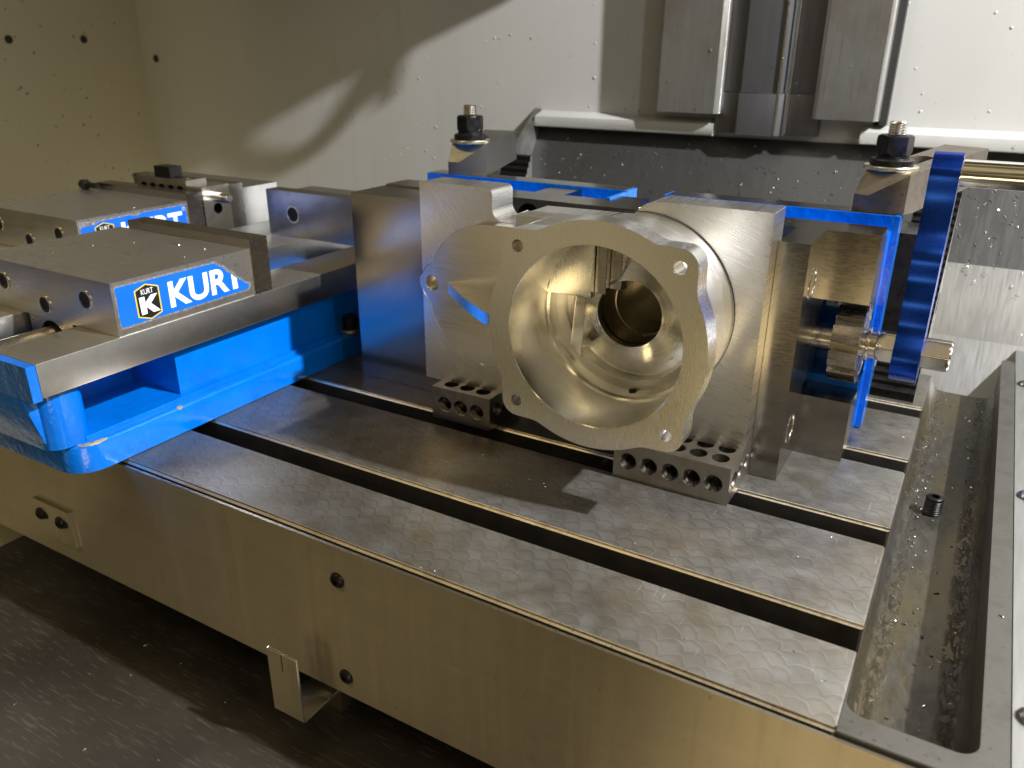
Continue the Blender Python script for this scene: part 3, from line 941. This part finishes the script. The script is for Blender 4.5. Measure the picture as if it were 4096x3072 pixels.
# ================================================================== GAUGE BLOCKS (1-2-3 blocks)
def make_block_mesh():
    """76.2 (x) x 50.8 (y) x 25.4 (z), origin at bottom front left corner"""
    L_, W_, H_ = 76.2, 50.8, 25.4
    bm = bx(new_bm(), 0, L_, 0, W_, 0, H_)
    o = finish(bm, "gauge_block", 'block', bevel=0.7, mats=['block'])
    def thr(bm, axis, c, a0, a1, R=5.1):
        prof = [(R + 0.9, a0 - 1), (R + 0.9, a0 + 0.05), (R, a0 + 0.9)]
        n = 5
        for i in range(n):
            prof += [(R - 0.35, a0 + 1.6 + i * 1.5), (R + 0.25, a0 + 2.35 + i * 1.5)]
        prof += [(R - 0.1, a0 + 12), (R - 0.1, a1 - 12)]
        for i in range(n):
            prof += [(R + 0.25, a1 - 2.35 - (n - 1 - i) * 1.5), (R - 0.35, a1 - 1.6 - (n - 1 - i) * 1.5)]
        prof += [(R, a1 - 0.9), (R + 0.9, a1 - 0.05), (R + 0.9, a1 + 1)]
        lathe(bm, axis, c, prof, 22)
    xs = [9.9 + 14.1 * i for i in range(5)]
    c1 = new_bm()
    for x in xs:
        thr(c1, 'y', (x, H_ / 2), 0, W_)
    c2 = new_bm()
    for y in (11.3, 25.4, 39.5):
        thr(c2, 'x', (y, H_ / 2), 0, L_)
    c3 = new_bm()
    for i, x in enumerate(xs):
        for y in (11.3, 25.4, 39.5):
            cyl(c3, 'z', (x, y), 5.6, -1, H_ + 1, 24)
    boolean(o, [cutter(c3, mat='thread')])
    boolean(o, [cutter(c1, mat='thread')])
    boolean(o, [cutter(c2, mat='thread')])
    return o
blk = make_block_mesh()
BG = "hole-drilled gauge blocks"
# right-hand block: long side to the front
blk.location = Vector((-166.6, 85.9, 0.1)) * MM
tag(blk, "drilled steel gauge block under the lower right corner of the aluminium housing", "gauge block", BG)
b2 = blk.copy(); col.objects.link(b2)
b2.rotation_euler = (0, 0, PI / 2); b2.location = Vector((-270.4, 99.6, 0.1)) * MM
tag(b2, "drilled steel gauge block under the left end of the aluminium housing", "gauge block", BG)
b3 = blk.copy(); col.objects.link(b3)
b3.rotation_euler = (PI / 2, 0, 0); b3.location = Vector((-766, 221.5, 83.9)) * MM
tag(b3, "drilled steel gauge block standing upright in the jaws of the farther vise", "gauge block", BG)

# steel square block with dowel pin clamped beside it
t = T("clamped_block", (-678, 213, 84), "ground steel block with hole and shiny dowel pin clamped beside the upright gauge block", "steel block")
bm = bx(new_bm(), -690, -667, 196, 230.6, 83.9, 130)
o = finish(bm, "body", 'bright', t.loc, None, 30, 0.8); o.parent = t.e; o.location = (0, 0, 0)
c = new_bm(); cyl(c, 'x', (213, 107), 5.5, -700, -660, 24)
oc = cutter(c); o.location = Vector(t.loc) * MM; o.parent = None
boolean(o, [oc]); o.parent = t.e; o.location = (0, 0, 0)
bm = new_bm(); lathe(bm, 'x', (213, 118.5), [(4.6, -668), (5.0, -667.5), (5.0, -651), (4.6, -649), (3.6, -648)], 24); t.part("dowel_pin", bm, 'rod')
bm = bx(new_bm(), -740, -716, 199, 214, 134.9, 146)
tag(finish(bm, "pin_block", 'black', (-728, 206, 134.9), None, 30, 0.5), "small black steel block lying on top of the upright gauge block", "steel block")
t = T("cap_screw", (-806, 168, 119.5), "small black cap screw lying on the far end of the farther vise jaw", "screw")
bm = new_bm(); cyl(bm, 'x', (168, 124.6), 5.0, -820, -811, 24, 0.8); t.part("head", bm, 'black')
bm = new_bm(); cyl(bm, 'x', (168, 124.6), 3.0, -811, -794, 20); t.part("shank", bm, 'black')

# ================================================================== ALUMINIUM HOUSING
CX, CZ = -166.0, 108.3
hs = T("machined_housing", (CX, 110, 25.4), "bright machined aluminium housing with round flange and deep bore held between vise jaws", "machined part")
YF, YP, YPB = 40.0, 113.7, 142.0
def arc(cx, cz, r, a0, a1, n):
    return [(cx + r * math.cos(math.radians(a0 + (a1 - a0) * i / n)), cz + r * math.sin(math.radians(a0 + (a1 - a0) * i / n))) for i in range(n + 1)]
# plate outline with the stepped notch on top and an arched right end
z1 = 25.5
pl = [(-336, z1), (-90.6, z1), (-90.6, 174.6), (-162, 174.6)]
pl += arc(-176, 174.6 + 1.0, 9, -20, -70, 5)[0:0]
pl += [(-166, 173.2), (-170, 170.3), (-173.5, 166.5), (-180, 161), (-249, 160), (-250, 151)]
pl += [(-268, 151)] + arc(-268.0, 159.5, 8.5, -90, -180, 7)
pl += [(-276.5, 168.5)] + arc(-280.5, 168.6, 4.0, 0, 90, 5) + [(-336, 172.6)]
bm = new_bm()
prism(bm, 'y', pl, YP, YPB, [circ(CX, CZ, 24, 40)])
bmesh.ops.dissolve_limit(bm, angle_limit=0.01, verts=bm.verts, edges=bm.edges)
plate = hs.part("plate", bm, 'plate', 0.35, 40, 1)
# boss with ear
bo = arc(-272.5, 100.5, 51.2, 90, 162, 14)
ear = arc(-320.4, 104.1, 10.2, 145, 215, 8)
bo = arc(-272.5, 100.5, 50.6, 88, 158, 14) + [(-325.5, 115.5)] + ear + [(-326, 94)] + arc(-272.5, 100.5, 50.8, 194, 272, 16) + [(-230, 50), (-205, 80), (-205, 151)]
bm = new_bm()
prism(bm, 'y', bo, 103, YP + 1, [circ(-320.4, 104.1, 5.3, 28)])
hs.part("boss", bm, 'alu_boss', 0.35, 25, 1)
# thin inlet ring inside ear hole reaches through the plate: dark bottom
# gusset rib between boss and flange body
bm = new_bm()
prism(bm, 'z', [(-307, 103.2), (-277, 77.9), (-249.7, 58.3), (-244, 56.5), (-225, 56.5), (-225, 103.2)], 98.6, 106.7)
hs.part("gusset", bm, 'alu', 0.2, 20, 1)
# neck : outer cylinder, squared at the upper left
neck = arc(CX, CZ, 59.4, -140, 100, 60)
neck += [(-178, 165.2), (-217, 165.0), (-223.6, 158), (-223.6, 60)]
bm = new_bm()
prism(bm, 'y', neck, YF + 15, 98, [circ(CX, CZ, 54.4, 60)])
hs.part("neck", bm, 'neck', 0.3, 20, 1)
neck2 = arc(CX, CZ, 59.4, -140, 96, 60)
neck2 += [(-182, 161.5), (-249, 160.9), (-249, 60)]
bm = new_bm()
prism(bm, 'y', neck2, 97.9, YP + 0.4, [circ(CX, CZ, 44, 60)])
hs.part("neck_root", bm, 'neck', 0.3, 20, 1)
bm = new_bm(); lathe(bm, 'y', (CX, CZ), [(59.9, YP - 0.9), (60.3, YP - 0.7), (60.3, YP - 0.05), (59.9, YP + 0.1)], 90, closed=True)
hs.part("groove_line", bm, 'gasket')
# flange outline: circle with four ears and blended valleys
def flange_outline():
    R, H, rc, bl = 67.0, 57.7, 10.0, 8.0
    pts = []
    N = 720
    import bisect
    def rad(th):
        c, s_ = abs(math.cos(th)), abs(math.sin(th))
        # rounded square radius along th
        if c * H <= 0: pass
        # ray hit with square side
        r_sq = H / max(c, s_)
        px, pz = r_sq * c, r_sq * s_
        lim = H - rc
        if px > lim and pz > lim:      # corner arc
            b_ = lim * (c + s_)
            cc = 2 * lim * lim - rc * rc
            r_sq = b_ + math.sqrt(max(0, b_ * b_ - cc))
        return max(R, r_sq) if r_sq > R - 3 else R, r_sq
    rr = []
    for i in range(N):
        th = 2 * PI * i / N
        a, q = rad(th)
        # smooth max for a blended valley
        k = 0.9
        d = q - R
        sm = R + (d + math.sqrt(d * d + k * k)) / 2 if d > -20 else R
        rr.append(sm)
    # fillet valleys: local smoothing only where concave
    for _ in range(40):
        r2_ = rr[:]
        for i in range(N):
            av = (rr[i - 1] + rr[(i + 1) % N]) / 2
            if av > rr[i]:
                r2_[i] = rr[i] + 0.5 * (av - rr[i])
        rr = r2_
    out = []
    for i in range(0, N, 3):
        th = 2 * PI * i / N
        out.append((CX + rr[i] * math.cos(th), CZ + rr[i] * math.sin(th)))
    return out
FO = flange_outline()
hl = [circ(CX + sx * 48, CZ + sz * 47.8, 3.6, 28) for sx in (-1, 1) for sz in (-1, 1)]
bm = new_bm()
prism(bm, 'y', FO, YF, YF + 15, [circ(CX, CZ, 53.6, 120)] + hl)
fl_o = hs.part("flange", bm, 'alu', 0.0, 25)
# countersink rings at the bolt holes
for sx in (-1, 1):
    for sz in (-1, 1):
        bm = new_bm(); lathe(bm, 'y', (CX + sx * 48, CZ + sz * 47.8), [(4.1, YF - 0.02), (3.62, YF + 0.5)], 28, closed=True)
        hs.part("hole_chamfer", bm, 'rod', parent=fl_o)
# bore interior
bm = new_bm(); lathe(bm, 'y', (CX, CZ), [(53.9, YF - 0.02), (53.4, YF + 0.4), (53.4, 88)], 120, closed=True)
hs.part("bore", bm, 'bore', smooth=40)
bm = new_bm(); lathe(bm, 'y', (CX, CZ), [(53.4, 88), (51.5, 88.3), (51.2, 92), (51.0, 101)], 120, closed=True)
hs.part("inner_wall", bm, 'bore', smooth=30)
prof = [(51.0, 101), (48.6, 105.5), (44, 108)]
rr_ = 44.0; yv = 108.0
k = 0
while rr_ > 24:                       # stepped bowl left by the spiral tool path
    step = 2.6
    prof += [(rr_ - step * 0.55, yv - 0.25), (rr_ - step, yv - 1.15)]
    rr_ -= step; yv -= 1.45
    k += 1
prof += [(21.9, 96.0), (21.2, 95.6)]
bm = new_bm(); lathe(bm, 'y', (CX, CZ), prof, 120, closed=True)
hs.part("bowl", bm, 'bowl', smooth=25)
bm = new_bm(); lathe(bm, 'y', (CX, CZ), [(21.2, 95.6), (21.2, 101)], 64, closed=True); hs.part("seal_bore", bm, 'dark_bore')
bm = new_bm(); lathe(bm, 'y', (CX, CZ), [(21.2, 101), (23.4, 101.1), (23.4, 103.4), (21.0, 103.5)], 64, closed=True); hs.part("seal_groove", bm, 'seal')
bm = new_bm(); lathe(bm, 'y', (CX, CZ), [(21.0, 103.5), (20.8, 122), (20.0, 122.2), (20.0, 150)], 64, closed=True); hs.part("seal_bore", bm, 'dark_bore')
bm = new_bm(); prism(bm, 'y', circ(CX, CZ, 24.5, 40), 150, 152); hs.part("bore_end", bm, 'dark_bore')
# pad inside the bore, upper left, with stepped cheek
def in_circle(pts, R):
    out = []
    for x, z in pts:
        d = math.hypot(x - CX, z - CZ)
        out.append((CX + (x - CX) * min(1, R / d), CZ + (z - CZ) * min(1, R / d)))
    return out
padp = in_circle([(-188, 118)] + [(-219.4, 118)], 53.2) + [(CX + 53.3 * math.cos(a), CZ + 53.3 * math.sin(a)) for a in [math.radians(170 - 4 * i) for i in range(1, 13)]] + [(-188, 156)]
bm = new_bm(); prism(bm, 'y', padp, 86.0, 104)
hs.part("pad", bm, 'alu', 0.4, 20, 1)
bm = new_bm(); prism(bm, 'y', in_circle([(-188, 120), (-180.5, 120), (-180.5, 160), (-188, 158)], 53.0), 90.5, 105); hs.part("pad_step", bm, 'jaw_dark', 0.4, 20, 1)
bm = new_bm(); prism(bm, 'y', in_circle([(-180.5, 122), (-173, 122), (-173, 162), (-180.5, 160)], 53.0), 96.5, 105); hs.part("pad_step", bm, 'jaw_dark', 0.4, 20, 1)
bm = new_bm(); prism(bm, 'y', [(-206, 80), (-199, 74), (-197, 88), (-197, 118), (-203, 118)], 97, 106); hs.part("inner_rib", bm, 'bore', 0.8)
# drain hole in the bowl
bm = new_bm(); lathe(bm, 'z', (-160.0, 97.0), [(3.4, 57.0), (3.4, 57.85)], 20); hs.part("drain_hole", bm, 'hole')

# ================================================================== VISE LYING ON ITS SIDE
sv = T("milling_vise", (-230, 225, 0), "blue milling vise lying on its side gripping the aluminium housing", "vise")
XE, XF = -40.3, -425
def hole_in(o, c):
    boolean(o, [c])
bm = bx(new_bm(), XF + 3, XE, 182.7, 212, 111, 155.4)
upw = finish(bm, "way", 'steel', sv.loc, None, 30, 0.7, mats=['jaw'])
c = new_bm(); cyl(c, 'y', (-286.6, 142.4), 9.6, 170, 200, 32); oc = cutter(c)
boolean(upw, [oc]); upw.parent = sv.e; upw.location = (0, 0, 0)
sv.part("way", bx(new_bm(), XF + 3, XE, 182.7, 212, 0.2, 43.2), 'jaw', 0.7)
sv.part("casting_back", bx(new_bm(), XF, XE - 1, 234, 246, 3, 146), 'blue', 1.0)
sv.part("casting_side", bx(new_bm(), XF, XE - 0.6, 211.9, 246, 104, 147), 'blue', 1.5)
sv.part("casting_side", bx(new_bm(), XF, XE - 0.6, 211.9, 246, 5, 49), 'blue', 1.5)
sv.part("casting_rib", bx(new_bm(), -298, -272, 212, 246.5, 140, 155.3), 'jaw', 0.5)
sv.part("casting_rib", bx(new_bm(), -236, -210, 212, 232, 140, 155.3), 'jaw', 0.5)
sv.part("pocket_wall", bx(new_bm(), -236, -233.2, 212, 262, 120, 156.6), 'blue', 0.5)
def flange_piece(xa, xb):
    bm = bx(new_bm(), xa, xb, 245, 265, 1.0, 157.0)
    sv.part("base_flange", bm, 'blue', 2.2, seg=3)
    sv.part("machined_edge", bx(new_bm(), xa + 2.2, xb - 3.0, 246.5, 266, 1.6, 157.3), 'jaw', 0.3)
flange_piece(XF, -233)
flange_piece(-203, -37)
sv.part("flange_bridge", bx(new_bm(), -233, -203, 246, 265, 5, 112), 'blue', 1.0)
# fixed jaw
sv.part("fixed_jaw", bx(new_bm(), -422, -336.4, 138.5, 213, 0.3, 154.4), 'jaw', 0.7)
# moving jaw plate with two cap screws seen on its right face
jp = sv.part("moving_jaw_plate", bx(new_bm(), -90.4, -72.2, 133.4, 182.6, 0.3, 155.5), 'jaw', 0.6)
for z in (126.5, 28.0):
    bm = new_bm()
    def rf(k, th, r):
        return hexr(th, 9.5) if k in (4, 5) else r
    lathe(bm, 'x', (158, z), [(10.6, -72.3), (10.6, -71.9), (9.3, -71.7), (8.8, -74), (5, -73.2), (5, -77), (0.1, -77)], 30, rf)
    sv.part("cap_screw", bm, 'bright', parent=jp)
sv.part("jaw_nut", bx(new_bm(), -118, -74, 183.2, 225, 46, 108), 'steel_mill', 1.5)
sv.part("blue_filler", bx(new_bm(), -150, -93.5, 162, 182.5, 60, 140), 'blue', 1.0)  # added blue block, no known part; supplies the blue patch beside the jaw
# screw, splined thrust collar, hexagon
SY, SZ = 212.0, 77.0
bm = new_bm(); lathe(bm, 'x', (SY, SZ), [(9.6, -120), (9.6, -62), (8.2, -61.5), (8.2, -59)], 36); sv.part("lead_screw", bm, 'bright')
bm = new_bm()
gp = []
NT = 10
for i in range(NT):
    a = 2 * PI * i / NT
    w = 2 * PI / NT
    for f_, r_ in ((0.0, 28.0), (0.62, 28.0), (0.66, 24.0), (0.96, 24.0)):
        gp.append((SY + r_ * math.cos(a + f_ * w), SZ + r_ * math.sin(a + f_ * w)))
prism(bm, 'x', gp, -60, -42.5); sv.part("thrust_collar", bm, 'collar', 0.3)
bm = new_bm(); lathe(bm, 'x', (SY, SZ), [(9.3, -42.6), (9.3, -40), (11.6, -39.8), (11.8, -39), (11.6, -38.2), (9.8, -38), (9.8, -34), (9.0, -33)], 36); sv.part("snap_ring", bm, 'bright')
bm = new_bm()
def rh(k, th, r):
    return min(hexr(th + 0.15, 19.2), r)
lathe(bm, 'x', (SY, SZ), [(9.4, -34), (11.2, -31), (12, -28), (12, 7.5), (10.6, 9.6), (9.2, 10.6)], 72, rh); sv.part("hexagon_end", bm, 'bright')

# ================================================================== CRANK HANDLE
t = T("crank_handle", (-14, SY, SZ), "dark blue anodised crank handle with polished aluminium grip on the vise screw", "handle")
left, right = [], []
zs = [(203, 0)]
def halfw(z):
    pts_ = [(55, 0.5), (57, 9), (62, 16.5), (70, 21.5), (77, 22.8), (84, 21), (90, 17), (96, 14.6), (104, 15.6), (112, 17.2), (119, 16.2), (126, 14.2), (133, 15.4), (140, 17.2), (146, 16), (152, 11.8), (158, 9.0), (168, 8.2), (178, 8.2), (184, 9.8), (192, 12.0), (199, 9.4), (202.5, 4.8), (203.5, 0.6)]
    for (a, wa), (b, wb) in zip(pts_, pts_[1:]):
        if a <= z <= b:
            u_ = (z - a) / (b - a)
            return wa + (wb - wa) * u_
    return 0.5
zz = [55 + (203.5 - 55) * i / 90 for i in range(91)]
ws_ = [halfw(z) for z in zz]
for _ in range(7):
    ws_ = [ws_[0]] + [(ws_[i - 1] + 2 * ws_[i] + ws_[i + 1]) / 4 for i in range(1, 90)] + [ws_[-1]]
ol = [(SY - w, z) for z, w in zip(zz, ws_)] + [(SY + w, z) for z, w in reversed(list(zip(zz, ws_)))]
bm = new_bm(); prism(bm, 'x', ol, -22.4, -6.2); t.part("arm", bm, 'anod', 0.7, 55, 2)
bm = new_bm(); lathe(bm, 'x', (SY, 191.8), [(7.4, -6.3), (8.1, -5.6), (8.1, 110), (7.3, 111)], 40); t.part("grip", bm, 'rod')
bm = new_bm(); lathe(bm, 'x', (SY, 191.8), [(10.2, -6.3), (10.2, -5.9), (8.2, -5.8)], 40); t.part("grip_washer", bm, 'rod')

# ================================================================== STRAP CLAMPS
def strap_bm(ln=112, rise=1.0):
    """local: s along +y from the toe, w along x; z absolute"""
    bm = new_bm()
    st = [(0, -16, -5.5, 157.4, 168.4), (10, -16, 16, 157.4, 183.4), (22, -16, 16, 157.6, 184.6), (ln, -16, 16, 157.6 + 13.4 * rise, 184.6 + 9.9 * rise)]
    rings = []
    for s_, wa, wb, za, zb in st:
        rings.append([bm.verts.new((wa, s_, za)), bm.verts.new((wb, s_, za)), bm.verts.new((wb, s_, zb)), bm.verts.new((wa, s_, zb))])
    for a, b in zip(rings, rings[1:]):
        for i in range(4):
            bm.faces.new((a[i], a[(i + 1) % 4], b[(i + 1) % 4], b[i]))
    bm.faces.new(rings[0]); bm.faces.new(rings[-1])
    return bm
def make_clamp(toe, ang, stud, label, mat, ln=112, rise=1.0):
    t = T("strap_clamp", (toe[0], toe[1], 0), label, "clamp", "strap clamps holding down the vise", rotz=ang)
    bm = strap_bm(ln, rise)
    o = finish(bm, "strap", mat, (0, 0, 0), None, 30, 0.6)
    # stud position in local coordinates
    d = Vector((stud[0] - toe[0], stud[1] - toe[1]))
    lx = d.x * math.cos(-ang) - d.y * math.sin(-ang)
    ly = d.x * math.sin(-ang) + d.y * math.cos(-ang)
    c = new_bm(); prism(c, 'z', rrect(lx - 7.5, lx + 7.5, ly - 8, ly + (46 if ln > 100 else 30), 7.4, 6), 120, 230)
    boolean(o, [cutter(c, mat=mat)])
    o.parent = t.e
    zt = 184.6 + (ly - 22) * 0.11
    bm = new_bm(); lathe(bm, 'z', (lx, ly), [(7.5, zt - 0.6), (17.2, zt - 0.6), (17.6, zt), (17.6, zt + 1.6), (17.2, zt + 2.2), (7.5, zt + 2.2)], 48); t.part("washer", bm, 'zinc')
    z = zt + 2.2
    bm = new_bm(); lathe(bm, 'z', (lx, ly), [(7.5, z), (13.6, z), (14.2, z + 0.6), (14.2, z + 3.6), (13.4, z + 4.4), (11.0, z + 5.0), (10.8, z + 6.6), (7.5, z + 6.6)], 48); t.part("spherical_washer", bm, 'black')
    z += 6.6
    bm = new_bm()
    AF = 20.6
    def rn(k, th, r):
        return min(hexr(th + 0.35, AF), r)
    lathe(bm, 'z', (lx, ly), [(10.2, z), (10.8, z + 0.5), (11.9, z + 2.2), (12.2, z + 11.0), (11.4, z + 12.6), (10.0, z + 13.3), (6.4, z + 13.4)], 72, rn); t.part("hex_nut", bm, 'black')
    z += 13.2
    pr = [(5.9, 60)]
    for i in range(6):
        pr += [(5.0, z - 2 + i * 1.75), (6.0, z - 2 + i * 1.75 + 0.85)]
    pr += [(5.0, z + 8.3), (4.6, z + 8.9)]
    bm = new_bm(); lathe(bm, 'z', (lx, ly), pr, 32); t.part("stud", bm, 'bright')
    return t
make_clamp((-54.7, 248.0), -0.41, (-51.0, 271.5), "worn brown strap clamp with black nut beside the blue crank handle", 'strap')
cl_ = make_clamp((-386.0, 247.0), 0.16, (-391.0, 264.0), "grey strap clamp with black nut over the left end of the lying vise", 'strap_new', 84, 0.4)
cl_.e.location.z = -0.0004

def make_step_block(x0, x1, y0, label, h=150.0, dep=82.0):
    t = T("step_block", ((x0 + x1) / 2, y0 + dep / 2, 0), label, "step block", "serrated step blocks under the clamps")
    n = 26
    pr = []
    for i in range(n):
        ya, yb = y0 + dep * i / n, y0 + dep * (i + 1) / n
        za, zb = 3 + (h - 3) * i / n, 3 + (h - 3) * (i + 1) / n
        pr += [(ya - 0.4, za + 1.0), (ya - 0.6, zb - 1.6), (ya + 0.6, zb - 0.6)]
    pr = [(y0, 0.2)] + pr + [(y0 + dep, h), (y0 + dep + 2, 0.2)]
    bm = new_bm(); prism(bm, 'x', pr, x0, x1)
    bm.normal_update()
    for f in bm.faces:
        f.material_index = 1 if abs(f.normal.x) > 0.8 else 0
    lo = t.part("lower_wedge", bm, 'black', smooth=20, mats=['black', 'strap_new'])
    bm = new_bm(); cyl(bm, 'x', (y0 + dep * 0.72, 62), 9, x1 - 1, x1 + 0.3, 28); t.part("side_hole", bm, 'hole', parent=lo)
    yf = y0 + 14
    bm = new_bm(); prism(bm, 'x', [(yf, 34), (yf, 130), (yf + 52, 130)], x0 - 3, x1 - 2)
    bm.normal_update()
    for f in bm.faces:
        f.material_index = 1 if f.normal.z > 0.8 else 0
    t.part("upper_wedge", bm, 'black', 0.4, mats=['black', 'strap_new'])
    return t
make_step_block(-41, -8, 318, "black serrated step block behind the crank handle", 152.0, 112.0)
make_step_block(-436, -404, 318, "black serrated step block behind the left strap clamp", 158)

# ================================================================== SMALL THINGS
t = T("set_screw", (20.5, 208, -35), "black threaded set screw standing in the trough", "screw")
bm = new_bm()
pr = [(4.6, -35.0), (5.2, -34.4)]
for i in range(8):
    pr += [(5.0, -34.2 + i * 1.5), (5.75, -33.5 + i * 1.5)]
pr += [(5.6, -22.2), (5.0, -21.6), (3.4, -21.5), (3.2, -24.5), (0.1, -25)]
def rs(k, th, r):
    return hexr(th, 5.6) if r in (3.4, 3.2) else r
lathe(bm, 'z', (20.5, 208), pr, 36, rs); t.part("threaded_body", bm, 'black', smooth=50)

# chips -------------------------------------------------------------
def chips(name, pts, label, size=(1.2, 3.2), mat='chip'):
    """curled slivers lying on a surface; pts = (pos, normal)"""
    bm = new_bm()
    for pos, nrm in pts:
        n_v = Vector(nrm).normalized()
        a = n_v.orthogonal().normalized()
        a = Matrix.Rotation(random.uniform(0, 2 * PI), 3, n_v) @ a
        b = n_v.cross(a)
        L_ = random.uniform(*size)
        w = random.uniform(0.25, 0.6) * min(1.0, L_ / 2)
        cv = random.uniform(-0.8, 0.8)
        prev = None
        for i in range(4):
            u_ = i / 3 - 0.5
            c_ = Vector(pos) + a * (L_ * u_) + b * (cv * L_ * u_ * u_) + n_v * (0.15 + 0.5 * (0.25 - u_ * u_) + random.uniform(0, .1))
            tw = n_v * w * math.sin(i * 1.1) + b * w * math.cos(i * 0.7)
            p1, p2 = bm.verts.new(c_ + tw), bm.verts.new(c_ - tw)
            p3 = bm.verts.new(c_ + n_v * w * 0.6)
            if prev:
                for q0, q1, r0, r1 in ((prev[0], prev[1], p1, p2), (prev[1], prev[2], p2, p3), (prev[2], prev[0], p3, p1)):
                    bm.faces.new((q0, q1, r1, r0))
            prev = (p1, p2, p3)
    o = finish(bm, name, mat, (0, 0, 0), None, 40)
    o["kind"] = "stuff"
    o["label"] = label
    o["category"] = "chips"
    return o
R_ = random.uniform
Z_ = (0, 0, 1)
pts = [((R_(-450, 0), R_(-64, 85), 0), Z_) for _ in range(70)]
pts = [p for p in pts if abs(p[0][1]) > 11]
chips("metal_chips", pts, "tiny bright metal chips on the front of the table", (0.4, 1.5))
pts = [((R_(8, 46), R_(-48, 440), -35), Z_) for _ in range(120)] + [((random.gauss(11, 2.5), R_(150, 440), -34.4), Z_) for _ in range(70)] + [((R_(-12, 60), R_(-60, 460), 0), Z_) for _ in range(25) ]
pts = [p for p in pts if not (p[0][2] == 0 and 0 < p[0][0] < 52)]
chips("metal_chips", pts, "bright metal chips scattered in the trough", (0.8, 3.0))
pts = [((R_(-594, -462), R_(-48, 60), 119.5), Z_) for _ in range(16)] + [((R_(-800, -670), R_(64, 175), 119.5), Z_) for _ in range(8)] + [((R_(-330, -45), R_(183, 211), 155.5), Z_) for _ in range(20)]
chips("metal_chips", pts, "bright metal chips on the vise tops", (0.6, 2.2))
pts = []
for _ in range(600):
    d = abs(random.gauss(0, 1)) * 75 + R_(5, 40)
    if d > 400: continue
    y, z = slope_pt(d)
    off = 0.3 if d < 122 else (4 if d < 200 else 8)
    pts.append(((R_(-520, 120), y - off * 0.8, z + off * 0.3), (0, -0.819, 0.574)))
chips("metal_chips", pts, "bright wet metal chips clinging to the grey chip slope", (1.8, 5.0))
pts = [((R_(-600, -110), YW - 0.2, R_(190, 330)), (0, -1, 0)) for _ in range(40)] + [((R_(-600, 50), YW - 22, R_(166, 172)), (0, -1, 0)) for _ in range(40)] + [((R_(-355, -105), 607.5, R_(195, 330)), (0, -1, 0)) for _ in range(40)]
chips("metal_chips", pts, "metal chips stuck on the back wall and covers", (1.0, 3.0))
pts = [((R_(-650, 200), R_(-250, -75), -150), Z_) for _ in range(90)]
chips("metal_chips", pts, "bright metal chips on the dark floor cover", (0.8, 3.0))

def drops(name, pts, label, mat, smin, smax):
    bm = new_bm()
    for pos, nrm in pts:
        n_v = Vector(nrm).normalized(); a = n_v.orthogonal().normalized(); b = n_v.cross(a)
        r_ = R_(smin, smax); st_ = R_(0.8, 1.3)
        ring0 = [bm.verts.new(Vector(pos) + (a * math.cos(t_) + b * math.sin(t_) * st_) * r_) for t_ in [2 * PI * i / 9 for i in range(9)]]
        ring1 = [bm.verts.new(Vector(pos) + (a * math.cos(t_) + b * math.sin(t_) * st_) * r_ * 0.7 + n_v * r_ * 0.3) for t_ in [2 * PI * i / 9 for i in range(9)]]
        top = bm.verts.new(Vector(pos) + n_v * r_ * 0.42)
        for i in range(9):
            j = (i + 1) % 9
            bm.faces.new((ring0[i], ring0[j], ring1[j], ring1[i])); bm.faces.new((ring1[i], ring1[j], top))
    o = finish(bm, name, mat, (0, 0, 0), None, 60)
    o["kind"] = "stuff"; o["label"] = label; o["category"] = "droplets"
    return o
pts = [((R_(-1250, -350), YW, R_(60, 330)), (0, -1, 0)) for _ in range(170)] + [((R_(-100, 60), YW - 1, R_(190, 330)), (0, -1, 0)) for _ in range(12)]
drops("coolant_droplets", pts, "dried coolant droplets on the white back wall", 'drop', 0.6, 2.0)
pts = [((XL, R_(150, 620), R_(0, 330)), (1, 0, 0)) for _ in range(120)]
drops("coolant_droplets", pts, "brown coolant spots on the left wall", 'speck', 0.5, 2.0)

# ================================================================== SPINDLE HEAD (above the frame; its shadow falls on the wall)
t = T("spindle_head", (-600, 420, 520), "machine spindle head above the table with coolant hose, outside the top of the picture", "spindle head")
bm = new_bm()
prism(bm, 'x', [(622, 446), (550, 474), (512, 498), (482, 519), (445, 534), (300, 538), (60, 540), (60, 900), (622, 900)], -1060, -300)
t.part("head_casting", bm, 'white', 2.0)
bm = new_bm(); lathe(bm, 'z', (-304, 506), [(9, 512), (9, 500), (7, 488), (3.2, 463)], 20)
t.part("coolant_nozzle", bm, 'rubber')
bm = new_bm()
path = [(-262, 492, 560), (-266, 492, 528), (-284, 491, 505), (-309, 490, 478), (-348, 490, 447), (-400, 490, 424), (-455, 490, 420), (-520, 490, 445), (-560, 490, 540)]
prev = None
for i, pth in enumerate(path):
    pv = Vector(pth)
    a = Vector(path[max(0, i - 1)]); b = Vector(path[min(len(path) - 1, i + 1)])
    tn = (b - a).normalized(); n1 = Vector((0, 1, 0)); n2 = tn.cross(n1).normalized()
    ring = [bm.verts.new(pv + (n1 * math.cos(q) + n2 * math.sin(q)) * 8.5) for q in [2 * PI * k / 14 for k in range(14)]]
    if prev:
        for k in range(14):
            bm.faces.new((prev[k], prev[(k + 1) % 14], ring[(k + 1) % 14], ring[k]))
    prev = ring
t.part("coolant_hose", bm, 'rubber')
